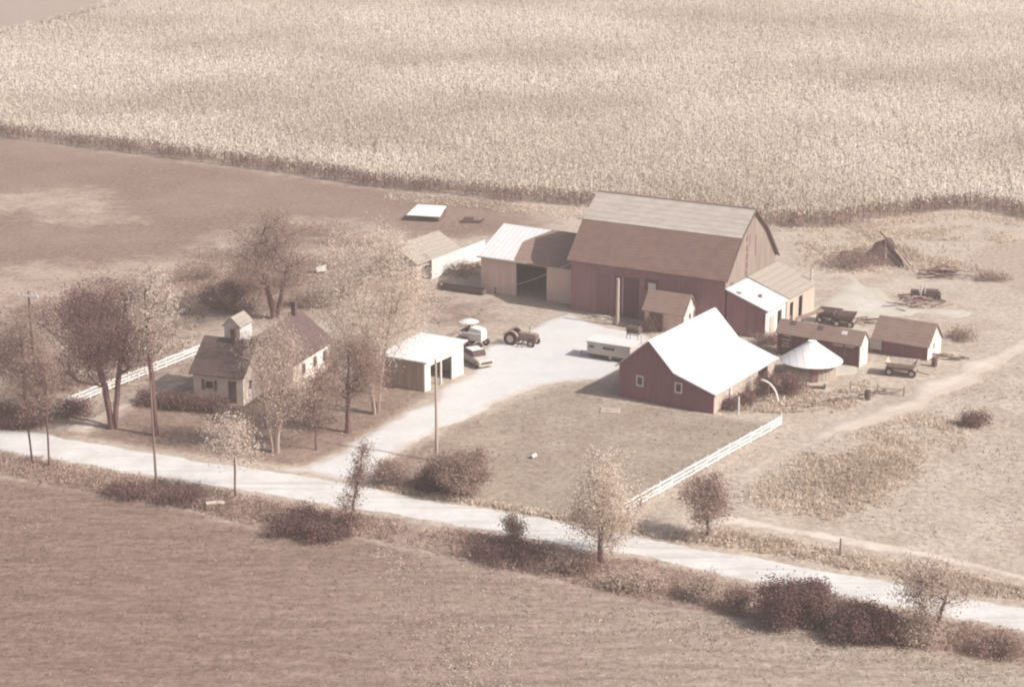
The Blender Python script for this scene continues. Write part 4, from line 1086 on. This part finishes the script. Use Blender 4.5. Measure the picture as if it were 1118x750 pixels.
def tractor(label, w, rz):
    t = thing('tractor', label, 'tractor', w, rz)
    m = MB(); m.box(.1, -.32, .75, 2.0, .32, 1.35); m.box(2.0, -.3, .72, 2.12, .3, 1.3); m.box(-.7, -.28, .55, .3, .28, 1.0); m.box(.4, -.2, .45, 2.0, .2, .76)
    m.build('body', 'metal_tan', t, bevel=.05)
    m = MB(); m.box(1.55, -.75, .32, 1.7, .75, .45); m.build('front_axle', 'metal_dark', t)
    wheel(t, -.55, -.72, .72, .36); wheel(t, -.55, .72, .72, .36); wheel(t, 1.65, -.7, .42, .22); wheel(t, 1.65, .7, .42, .22)
    for s in (-1, 1):
        m = MB(); pts = [(-.55 + .84 * math.cos(a), .72 + .84 * math.sin(a)) for a in [R(20 + i * 20) for i in range(8)]]
        for i in range(7):
            (x0, z0), (x1, z1) = pts[i], pts[i + 1]
            m.prism([(x0, s * .52, z0), (x1, s * .52, z1), (x1, s * .9, z1), (x0, s * .9, z0)], (0, 0, .03))
        m.build('fender', 'metal_tan', t)
    m = MB(); m.box(-.75, -.25, 1.1, -.3, .25, 1.2); m.box(-.8, -.25, 1.2, -.72, .25, 1.5); m.tube([(-.55, 0, .95), (-.55, 0, 1.12)], .06, 8); m.build('seat', 'metal_dark', t)
    m = MB(); A = Matrix.Translation((.0, 0, 1.55)) @ Matrix.Rotation(R(-40), 4, 'Y')
    m.lathe([(.2, -.015), (.23, 0), (.2, .015), (.18, 0), (.2, -.015)], 16, mat=A); m.tube([(.35, 0, 1.3), (0, 0, 1.55)], .025, 6); m.build('steering_wheel', 'metal_dark', t)
    m = MB(); m.tube([(1.2, .1, 1.3), (1.2, .1, 2.0)], .045, 8); m.build('exhaust_pipe', 'metal_dark', t)
    m = MB(); m.box(2.122, -.22, .8, 2.14, .22, 1.25); m.build('grille', 'metal_dark', t)
    # cultivator frame hung at its side
    m = MB(); m.box(.5, -1.3, .5, 1.3, -1.2, .6); m.box(.5, 1.2, .5, 1.3, 1.3, .6); m.box(.85, -1.3, .6, .95, 1.3, .68)
    for y in (-1.25, -.95, .95, 1.25): m.tube([(.9, y, .62), (.8, y, .3), (.95, y, .08)], .03, 6)
    m.build('cultivator', 'metal_dark', t)
    return t
tractor('dusty tan tractor standing on the gravel in front of tan shed', P(566, 376), -24)

cmb = thing('combine', 'old harvester with white umbrella canopy parked behind the garage', 'combine', P(517, 378), 155)
m = MB(); m.box(-1.2, -.65, .75, 1.0, .65, 1.55); m.prism([(-1.2, -.55, 1.55), (.4, -.55, 1.55), (.1, -.55, 2.1), (-1.1, -.55, 1.9)], (0, 1.1, 0)); m.build('body', 'white_trim', cmb, bevel=.04)
m = MB(); m.prism([(.9, -.5, 1.1), (1.9, -.5, .45), (1.9, -.5, .2), (.9, -.5, .7)], (0, 1.0, 0)); m.build('feeder', 'metal_tan', cmb)
m = MB(); m.box(1.9, -1.4, .12, 2.3, 1.4, .5)
for i in range(6):
    a_ = i * math.pi / 3; m.box(2.35 + .4 * math.cos(a_) - .02, -1.35, .65 + .4 * math.sin(a_) - .02, 2.35 + .4 * math.cos(a_) + .02, 1.35, .65 + .4 * math.sin(a_) + .02)
for y in (-1.3, 0, 1.3): m.tube([(1.95, y, .5), (2.35, y, .65)], .04, 6)
m.build('header', 'metal_dark', cmb)
m = MB(); m.box(.45, -.5, 1.56, 1.3, .5, 1.62); m.box(.5, -.2, 1.62, .85, .2, 1.9); m.box(.45, -.2, 1.9, .52, .2, 2.2); m.build('operator_seat', 'metal_dark', cmb)
m = MB(); m.tube([(.5, 0, 1.6), (.5, 0, 2.65)], .03, 6); m.build('canopy_pole', 'metal_light', cmb)
m = MB(); m.lathe([(1.05, 2.5), (.6, 2.68), (.02, 2.78)], 10, (.5, 0)); m.lathe([(1.05, 2.5), (.58, 2.65), (.02, 2.74)], 10, (.5, 0)); m.build('canopy', 'white_trim', cmb)
for x, r in ((.6, .6), (-1.0, .38)):
    for s in (-1, 1): wheel(cmb, x, s * .85, r, .3, 'metal_light')

car = thing('parked_car', 'light two tone car parked nose out behind the garage corner', 'car', P(520, 397), -60)
side = [(-2.1, .35), (2.0, .35), (2.08, .62), (2.0, .85), (.85, .95), (.35, 1.42), (-1.1, 1.45), (-1.6, 1.0), (-2.1, .92)]
m = MB(); m.prism([(x, -.82, z) for x, z in side[:5] + side[7:]], (0, 1.64, 0)); m.build('body', 'metal_light', car, bevel=.07)
m = MB(); m.prism([(.82, -.72, .96), (.35, -.62, 1.4), (-1.1, -.62, 1.42), (-1.55, -.72, 1.0)], (0, 1.36, 0)); cab = m.build('cabin', 'glass', car)
m = MB(); m.box(-1.05, -.66, 1.425, .33, .66, 1.5); m.build('roof', 'white_trim', cab, bevel=.04)
m = MB(); m.box(2.06, -.6, .5, 2.1, .6, .74); m.build('grille', 'metal_dark', car)
m = MB(); m.box(2.02, -.84, .33, 2.16, .84, .46); m.build('bumper', 'metal_light', car, bevel=.02)
for s in (-1, 1):
    m = MB(); m.lathe([(.005, .04), (.08, .03), (.1, 0), (.1, -.1)], 12, mat=Matrix.Translation((2.07, s * .68, .68)) @ Matrix.Rotation(math.pi / 2, 4, 'Y')); m.build('headlight', 'white_trim', car)
for x in (-1.35, 1.3):
    for s in (-1, 1): wheel(car, x, s * .74, .32, .18)

# covered white trailer
tw = frame_xy(P(687, 399), BA, -4.7, 0)
tr = thing('house_trailer', 'low white trailer with dark windows parked left of the low barn', 'trailer', tw, -29)
m = MB(); m.box(0, 0, .55, 4.7, 1.9, 1.75); m.build('body', 'metal_light', tr, bevel=.08)
m = MB(); m.slab([(-.12, -.12, 1.76), (4.82, -.12, 1.76), (4.82, 2.02, 1.86), (-.12, 2.02, 1.86)], .07); m.build('roof', 'white_trim', tr)
for x0, x1 in ((.2, .9), (1.7, 3.1)): fixture(tr, 'window', 'x', 0, x0, 1.1, x1, 1.5, fw=.05, pane='glass')
m = MB(); m.box(.15, .15, .30, 4.55, 1.75, .56); m.build('chassis', 'metal_dark', tr)
for y in (.2, 1.7): wheel(tr, 2.5, y, .36, .2)
m = MB(); m.tube([(-.0, .95, .42), (-1.1, .95, .38)], .05, 6); m.tube([(-1.0, .95, .38), (-1.0, .95, .0)], .04, 6); m.build('drawbar', 'metal_dark', tr)

# fuel tank on its stand
ft = thing('fuel_tank', 'dark fuel tank on four tall legs behind low barn', 'fuel tank', P(692, 377), BA)
m = MB(); A = Matrix.Translation((-.75, 0, 1.62)) @ Matrix.Rotation(math.pi / 2, 4, 'Y')
m.lathe([(.005, 0), (.36, .02), (.42, .08), (.42, 1.42), (.36, 1.48), (.005, 1.5)], 20, mat=A); m.build('tank', 'metal_dark', ft)
for x in (-.6, .6):
    for y in (-.35, .35):
        m = MB(); m.tube([(x * 1.1, y * 1.15, 0), (x, y, 1.35)], .05, 6); m.build('leg', 'pole_pale', ft)
m = MB(); m.box(-.7, -.38, 1.15, .7, -.32, 1.23); m.box(-.7, .32, 1.15, .7, .38, 1.23); m.box(-.66, -.32, 1.15, -.56, .32, 1.23); m.box(.56, -.32, 1.15, .66, .32, 1.23); m.build('cradle', 'pole_pale', ft)
m = MB(); m.tube([(.7, 0, 1.35), (.85, 0, 1.1), (.85, -.1, .5)], .03, 6); m.build('hose', 'metal_light', ft)

# flare box wagon
def wagon(name, label, w, rz, box='pale_boards', flat=False, cat='wagon', Lx=2.9):
    t = thing(name, label, cat, w, rz)
    m = MB(); m.box(-Lx / 2 + .2, -.12, .45, Lx / 2 - .2, .12, .58)
    for x in (-Lx / 2 + .4, Lx / 2 - .4): m.box(x - .07, -.7, .38, x + .07, .7, .5)
    m.build('running_gear', 'metal_dark', t)
    m = MB(); m.box(-Lx / 2, -.85, .6, Lx / 2, .85, .72); m.build('deck', 'grey_boards', t)
    if not flat:
        m = MB(); h0, h1 = .73, 1.4
        b0 = [(-Lx * .36, -.55), (Lx * .36, -.55), (Lx * .36, .55), (-Lx * .36, .55)]; b1 = [(-Lx * .5, -1.0), (Lx * .5, -1.0), (Lx * .5, 1.0), (-Lx * .5, 1.0)]
        for i in range(4):
            j = (i + 1) % 4
            a0, a1, c0, c1 = Vector((*b0[i], h0)), Vector((*b0[j], h0)), Vector((*b1[j], h1)), Vector((*b1[i], h1))
            n = (a1 - a0).cross(c1 - a0).normalized() * .05
            m.prism([a0, a1, c0, c1], n)
        m.build('flare_box', box, t)
    for x in (-Lx / 2 + .4, Lx / 2 - .4):
        for s in (-1, 1): wheel(t, x, s * .8, .4, .18)
    m = MB(); m.tube([(Lx / 2 - .3, 0, .5), (Lx / 2 + 1.1, 0, .25)], .045, 6); m.build('tongue', 'metal_dark', t)
    return t
wagon('farm_wagon', 'flare sided wagon with white hubs below the small right shed', P(984, 409), -20, 'pale_boards')
wagon('farm_wagon', 'dark boxed wagon behind the crib at its left', P(905, 352), -25, 'metal_dark', Lx=2.4)
wagon('farm_wagon', 'dark boxed wagon behind the crib nearest the small shed', P(922, 356), -20, 'metal_dark', Lx=2.2)
el = thing('grain_elevator', 'slanting grey grain elevator leaning over the crib roof', 'elevator', P(886, 372), 0)
m = MB(); a = P(869, 349.5, 3.0) - el.location; b = P(901, 344, 3.6) - el.location; b.y = a.y + 1.2
dv = (b - a).normalized(); sd = Vector((-dv.y, dv.x, 0)).normalized() * .18
for s in (-1, 1): m.prism([a + sd * s, b + sd * s, b + sd * s + Vector((0, 0, .22)), a + sd * s + Vector((0, 0, .22))], sd.normalized() * .03)
m.prism([a - sd, b - sd, b + sd, a + sd], (0, 0, .03)); m.build('chute', 'metal_tan', el)
for f in (.25, .8):
    p = a.lerp(b, f)
    m = MB(); m.tube([(p.x - .5, p.y, 0), (p.x, p.y, p.z)], .04, 6); m.tube([(p.x + .5, p.y + .3, 0), (p.x, p.y, p.z)], .04, 6); m.build('leg', 'metal_dark', el)

# hay rake and trough by the crib
hr = thing('hay_rake', 'rusty hay rake with a row of small wheels in the weeds', 'hay rake', P(917, 440), 22)
m = MB(); m.box(-1.5, -.05, .55, 1.5, .05, .65); m.tube([(1.45, 0, .2), (1.55, 0, 1.25)], .05, 6); m.tube([(-1.5, 0, .6), (-2.3, .2, .25)], .05, 6); m.build('frame', 'pole_pale', hr)
for i in range(4):
    m = MB(); A = Matrix.Translation((-1.2 + i * .75, -.12, .36)) @ Matrix.Rotation(math.pi / 2, 4, 'X') @ Matrix.Rotation(R(25), 4, 'Y')
    m.lathe([(.26, -.02), (.34, 0), (.26, .02), (.22, 0), (.26, -.02)], 16, mat=A)
    for k_ in range(6):
        d0 = A @ Vector((0, 0, 0)); d1 = A @ Vector((.3 * math.cos(k_), .3 * math.sin(k_), 0)); m.tube([d0, d1], .02, 4)
    m.build('rake_wheel', 'metal_dark', hr)
tq = thing('hog_trough', 'pale plank trough lying in front of the round crib', 'trough', P(890, 424), -4)
m = MB(); m.prism([(-.9, -.25, .35), (.9, -.25, .35), (.9, 0, .1), (-.9, 0, .1)], (0, .03, .03)); m.prism([(-.9, .25, .35), (.9, .25, .35), (.9, .03, .1), (-.9, .03, .1)], (0, .03, .03)); m.build('boards', 'pale_boards', tq)
for x in (-.9, .86):
    m = MB(); m.prism([(x, -.3, 0), (x, .3, 0), (x, .3, .42), (x, -.3, .42)], (.05, 0, 0)); m.build('end_board', 'old_boards', tq)
# curved white chute at the rear of the low barn
ch = thing('curved_chute', 'curved white pipe chute bending to ground behind the low barn', 'chute', P(849, 441), 0)
m = MB(); pts = []
for i in range(13):
    f = i / 12; a_ = f * math.pi / 2
    pts.append((-1.65 * math.cos(a_) if False else -1.5 + 1.5 * math.sin(a_), .9 - .9 * f, .15 + 1.85 * math.cos(a_)))
m.tube(pts, .10, 10); m.build('pipe', 'white_trim', ch, smooth=True)
m = MB(); m.tube([(-.8, .45, 0), (-.8, .45, 1.6)], .05, 6); m.build('support', 'pole_wood', ch)

# ------------------------------------------------------------------ scrap behind the barn
fr = thing('fallen_shed', 'collapsed dark shed with its roof pitched against long poles', 'ruin', P(964, 289), -15); fr.scale = (1.3, 1.3, 1.3)
m = MB(); m.slab([(-1.9, -.6, .1), (.2, -.9, .1), (.1, .3, 2.3), (-.8, .5, 1.9)], .08); m.build('roof_panel', 'old_boards', fr)
m = MB(); m.slab([(.35, -.9, .05), (2.0, -.7, .05), (.6, .5, 2.4), (.1, .35, 2.5)], .08); m.build('roof_panel', 'old_boards', fr)
for p0, p1, mt in (((2.7, -.9, 0), (-.45, .3, 3.0), 'bark'), ((2.5, -1.1, 0), (1.0, -.5, 1.6), 'pale_boards'), ((-2.6, -.4, 0), (-.2, .1, 2.2), 'bark'), ((-3.2, .2, 0), (-1.0, .0, 1.3), 'bark')):
    m = MB(); m.tube([p0, p1], [.12, .08], 6); m.build('beam', mt, fr)
def heap(name, label, cat, w, n, r, ln, mats, seed, hz=.7):
    t = thing(name, label, cat, w, 0); q = random.Random(seed)
    for i in range(n):
        a_ = q.uniform(-.5, .5) + (math.pi if q.random() < .5 else 0); l_ = ln * q.uniform(.5, 1)
        x, y = q.gauss(0, r * .5), q.gauss(0, r * .35); z = .06 + q.random() * hz * max(0, 1 - math.hypot(x, y) / r / 1.4)
        m = MB(); m.tube([(x - math.cos(a_) * l_ / 2, y - math.sin(a_) * l_ / 2, z), (x + math.cos(a_) * l_ / 2, y + math.sin(a_) * l_ / 2, z + q.uniform(-.05, .3))], [q.uniform(.05, .11), .05], 6)
        m.build('log', q.choice(mats), t)
    return t
heap('log_pile', 'tangled pile of pale poles and logs right of the scrap machine', 'log pile', P(1027, 302), 46, 1.9, 2.6, ['bark', 'pole_pale', 'bark', 'pole_wood'], 3, 1.5)
heap('log_pile', 'few pale planks dumped near the corn edge', 'log pile', P(1018, 262), 7, 1.2, 2.8, ['pole_pale'], 5, .2)
sm = thing('scrap_machine', 'abandoned dark machine with white uprights in the scrap yard', 'machine', P(1006, 326), -12)
m = MB(); m.box(-.6, -.6, .35, 2.0, .6, .5); m.box(.1, -.5, .5, 1.8, .5, 1.05); m.prism([(-2.6, -.1, .15), (-.6, -.1, .4), (-.6, -.1, .55), (-2.6, -.1, .3)], (0, .2, 0)); m.build('frame', 'metal_dark', sm)
m = MB(); m.box(-1.2, -.5, .3, -.3, .4, .95); m.build('gearbox', 'metal_dark', sm)
for x in (-.15, .25):
    m = MB(); m.tube([(x, -.62, .0), (x + .1, -.62, 1.75)], .07, 6); m.build('upright', 'white_trim', sm)
for x in (.3, 1.7):
    for s in (-1, 1): wheel(sm, x, s * .75, .38, .12, 'metal_dark')
heap('scrap_heap', 'low heap of scrap iron around the abandoned machine', 'scrap heap', P(1000, 333), 34, 3.2, 1.9, ['metal_dark', 'bark', 'metal_tan', 'metal_dark'], 8, .7)
heap('brush_pile', 'dark tangled brush pile left of the collapsed shed', 'brush pile', P(938, 284), 44, 2.8, 2.4, ['bark', 'pole_wood', 'bark'], 12, 1.5)
heap('scrap_heap', 'scattered boards and iron below the small right shed', 'scrap heap', P(1036, 392), 14, 2.2, 1.6, ['pole_pale', 'metal_dark', 'bark'], 14, .2)
heap('scrap_heap', 'litter of boards on the ground before the round crib', 'scrap heap', P(866, 446), 12, 1.6, 1.4, ['pole_pale', 'bark', 'pole_wood'], 15, .3)
hf = thing('pole_fence', 'short low pale pole fence between round crib and farm wagon', 'fence', P(928, 426), -22)
m = MB(); m.tube([(0, 0, .62), (2.6, 0, .55), (5.0, .1, .6)], .06, 6); m.build('rail', 'pole_pale', hf)
for x in (0, 2.5, 4.9):
    m = MB(); m.tube([(x, 0.1, 0), (x, .1, .85)], .06, 6); m.build('post', 'pole_wood', hf)
for (px, py, lab) in ((947, 436, 'dark oil drum standing by the pole fence'), (1020, 400, 'dark oil drum beside the small right shed gable')):
    dr = thing('oil_drum', lab, 'drum', P(px, py), 0, 'oil drums')
    m = MB(); m.lathe([(.005, 0), (.29, 0), (.29, .28), (.305, .3), (.29, .32), (.29, .58), (.305, .6), (.29, .62), (.29, .88), (.27, .88), (.005, .86)], 18); m.build('barrel', 'metal_dark', dr)
    m = MB(); m.lathe([(.04, .86), (.04, .9), (.005, .9)], 8, (.15, 0)); m.build('bung', 'metal_light', dr)
heap('scrap_heap', 'old iron and boards dumped behind the corn crib', 'scrap heap', P(940, 352), 16, 1.8, 1.6, ['metal_dark', 'bark', 'pole_pale'], 21, .5)
heap('scrap_heap', 'rusty odds and ends lying between wagon and right fence track', 'scrap heap', P(960, 430), 12, 1.8, 1.3, ['metal_dark', 'pole_wood', 'pole_pale'], 22, .3)
dc = thing('stone_boat', 'dark low sledge left in the pasture behind tan shed', 'sledge', P(515, 243), -8)
m = MB(); m.box(-1.3, -.5, .22, 1.2, .5, .34); m.box(-1.0, -.3, .34, .3, .4, .7); m.build('deck', 'old_boards', dc)
for s in (-1, 1):
    m = MB(); m.prism([(-1.4, s * .45, 0), (1.2, s * .45, 0), (1.7, s * .45, .5), (1.6, s * .45, .55), (1.15, s * .45, .22), (-1.4, s * .45, .22)], (0, .08, 0)); m.build('runner', 'old_boards', dc)

# ------------------------------------------------------------------ small things
cl = thing('clothes_frame', 'thin two post clothes line frame in the grass left of the tree', 'clothes line', P(227, 283), -8)
for x in (-1.05, 1.05):
    m = MB(); m.tube([(x, 0, 0), (x, 0, 1.4)], .05, 6); m.build('post', 'pole_wood', cl)
m = MB(); m.tube([(-1.2, 0, 1.38), (1.2, 0, 1.34)], .045, 6); m.build('crossbar', 'pole_wood', cl)
ht = thing('hutch', 'small slanted white hutch in the grass behind the house', 'hutch', P(350, 298), 20)
m = MB(); m.prism([(-.6, -.4, .25), (.6, -.4, .25), (.6, -.4, 1.1), (-.6, -.4, .9)], (0, .8, 0)); m.build('body', 'white_trim', ht)
m = MB(); m.slab([(-.75, -.55, .94), (.75, -.55, 1.2), (.75, .55, 1.2), (-.75, .55, .94)], .05); m.build('roof', 'shingle_brown', ht)
for x in (-.5, .5):
    for y in (-.3, .3):
        m = MB(); m.box(x - .04, y - .04, 0, x + .04, y + .04, .25); m.build('leg', 'grey_boards', ht)
ty = thing('old_wheel', 'old dark iron wheel leaning in the grass behind house', 'wheel', P(319, 349), 10)
m = MB(); A = Matrix.Translation((0, 0, .42)) @ Matrix.Rotation(R(80), 4, 'X'); m.lathe([(.36, -.05), (.43, -.04), (.43, .04), (.36, .05), (.36, -.05)], 20, mat=A)
m.build('tyre', 'rubber', ty)
m = MB()
for i in range(6): m.tube([A @ Vector((0, 0, 0)), A @ Vector((.37 * math.cos(i * math.pi / 3), .37 * math.sin(i * math.pi / 3), 0))], .02, 4)
m.build('spokes', 'metal_dark', ty)
sl = thing('well_cover', 'pale concrete well cover on the lawn by dark gable', 'well cover', P(666, 449), -10)
m = MB(); m.box(-.85, -.7, -.05, .85, .7, .12); m.build('slab', 'pole_pale', sl, bevel=.03)
m = MB(); m.lathe([(.3, .12), (.3, .17), (.01, .18)], 16); m.build('lid', 'pole_pale', sl)
bk = thing('bucket', 'little white bucket lying on the lawn', 'bucket', P(583, 500), 30)
m = MB(); A = Matrix.Translation((0, 0, .2)) @ Matrix.Rotation(R(75), 4, 'Y'); m.lathe([(.005, -.22), (.16, -.22), (.2, .22), (.18, .22), (.14, -.18), (.005, -.18)], 16, mat=A); m.build('pail', 'white_trim', bk)
m = MB(); m.tube([A @ Vector((.2 * math.cos(t), .2 * math.sin(t) * .3, .22 + .2 * math.sin(t))) for t in [i * math.pi / 8 for i in range(9)]], .012, 4); m.build('handle', 'metal_dark', bk)
cv = thing('culvert_pipe', 'pale culvert pipe end sticking out of ditch bank', 'pipe', P(237, 552), 30)
m = MB(); m.tube([(-.9, 0, .35), (.2, 0, .25), (.6, 0, .05)], .16, 12); m.build('pipe', 'pole_pale', cv)
m = MB(); m.lathe([(.16, -.03), (.2, -.03), (.2, .03), (.16, .03)], 16, mat=Matrix.Translation((-.9, 0, .35)) @ Matrix.Rotation(math.pi / 2, 4, 'Y')); m.build('collar', 'pole_pale', cv)
db = thing('dirt_pile', 'dirt bank with pale boards piled before the barn doorway', 'dirt pile', P(660, 350), BA)
m = MB(); n1 = 14
mv = []
for i in range(n1):
    for j in range(6):
        x = -2.4 + 4.8 * i / (n1 - 1); y = -.7 + 1.4 * j / 5
        mv.append((x, y, max(0, .55 * (1 - (x / 2.4) ** 2) * (1 - (y / .7) ** 2) + random.uniform(-.05, .08)) - .02))
m.add(mv, [(i * 6 + j, (i + 1) * 6 + j, (i + 1) * 6 + j + 1, i * 6 + j + 1) for i in range(n1 - 1) for j in range(5)]); m.build('dirt', 'straw', db)
for i in range(5):
    m = MB(); m.box(-1.8 + i * .8, -.4 + .1 * (i % 3), .42, -.9 + i * .8, -.28 + .1 * (i % 3), .5); m.build('board', 'pale_boards', db)

GROUPS = {'shade_tree': 'trees around the farmhouse', 'sapling': 'saplings along the road', 'roadside_tree': 'trees beside the gravel road', 'bush': 'bushes on the farm', 'shrub': 'shrubs around the farmhouse',
          'farm_wagon': 'farm wagons in the yard', 'utility_pole': 'utility poles', 'wooden_post': 'wooden posts', 'rail_fence': 'white rail fences', 'lean_to': 'lean-tos on the barn gable', 'log_pile': 'piles of logs and planks', 'scrap_heap': 'scrap heaps'}
for o in list(COL.objects):
    if o.parent is None and o.name.split('.')[0] in GROUPS and 'kind' not in o: o['group'] = GROUPS[o.name.split('.')[0]]

# ------------------------------------------------------------------ air
m = MB(); m.box(-1520, -60, -1.6, 1520, 1520, 54)
hz = m.build('haze', 'white_trim'); hz.data.materials.clear()
hm, nt, out = new_mat('haze')
pv = N(nt, 'ShaderNodeVolumePrincipled'); pv.inputs['Color'].default_value = (1.0, .91, .86, 1); pv.inputs['Density'].default_value = .0005; pv.inputs['Anisotropy'].default_value = 0.0
L(nt, pv.outputs[0], out.inputs['Volume']); hz.data.materials.append(hm)
hz['kind'] = 'stuff'; hz['label'] = 'thin pale haze over the farm'; hz['category'] = 'haze'

# ------------------------------------------------------------------ light
SUN_AZ, SUN_EL = -25.0, 39.0
w = bpy.data.worlds.new('World'); SC.world = w; w.use_nodes = True
nt = w.node_tree; nt.nodes.clear()
sky = nt.nodes.new('ShaderNodeTexSky'); sky.sky_type = 'NISHITA'; sky.sun_disc = False
sky.sun_elevation = R(SUN_EL); sky.sun_rotation = R(90 - SUN_AZ); sky.dust_density = 5.0; sky.air_density = .9; sky.ozone_density = .5
bg = nt.nodes.new('ShaderNodeBackground'); bg.inputs[1].default_value = .095
wo_ = nt.nodes.new('ShaderNodeOutputWorld'); L(nt, sky.outputs[0], bg.inputs[0]); L(nt, bg.outputs[0], wo_.inputs[0])
sl_ = bpy.data.lights.new('sun', 'SUN'); sl_.energy = 4.5; sl_.angle = R(.5); sl_.color = (1, .98, .945)
so_ = bpy.data.objects.new('sun', sl_); COL.objects.link(so_)
dvec = Vector((math.cos(R(SUN_AZ)) * math.cos(R(SUN_EL)), math.sin(R(SUN_AZ)) * math.cos(R(SUN_EL)), math.sin(R(SUN_EL))))
so_.rotation_euler = dvec.to_track_quat('Z', 'Y').to_euler(); so_.location = dvec * 300

# ------------------------------------------------------------------ camera
cam = bpy.data.cameras.new('camera'); co_ = bpy.data.objects.new('camera', cam); COL.objects.link(co_)
cam.sensor_fit = 'HORIZONTAL'; cam.sensor_width = 36; cam.lens = 36 * F / 1118
cam.clip_start = 1; cam.clip_end = 6000
co_.location = (0, 0, H); co_.rotation_euler = (math.pi / 2 - PD, 0, 0)
SC.camera = co_
SC.view_settings.view_transform = 'Standard'; SC.view_settings.look = 'None'
SC.view_settings.exposure = 0.36; SC.view_settings.gamma = 1; SC.view_settings.use_curve_mapping = False
SC.cycles.max_bounces = 6; SC.cycles.diffuse_bounces = 3; SC.cycles.volume_bounces = 1; SC.cycles.transparent_max_bounces = 4
SC.cycles.filter_width = 2.1
SC.cycles.volume_step_rate = 4
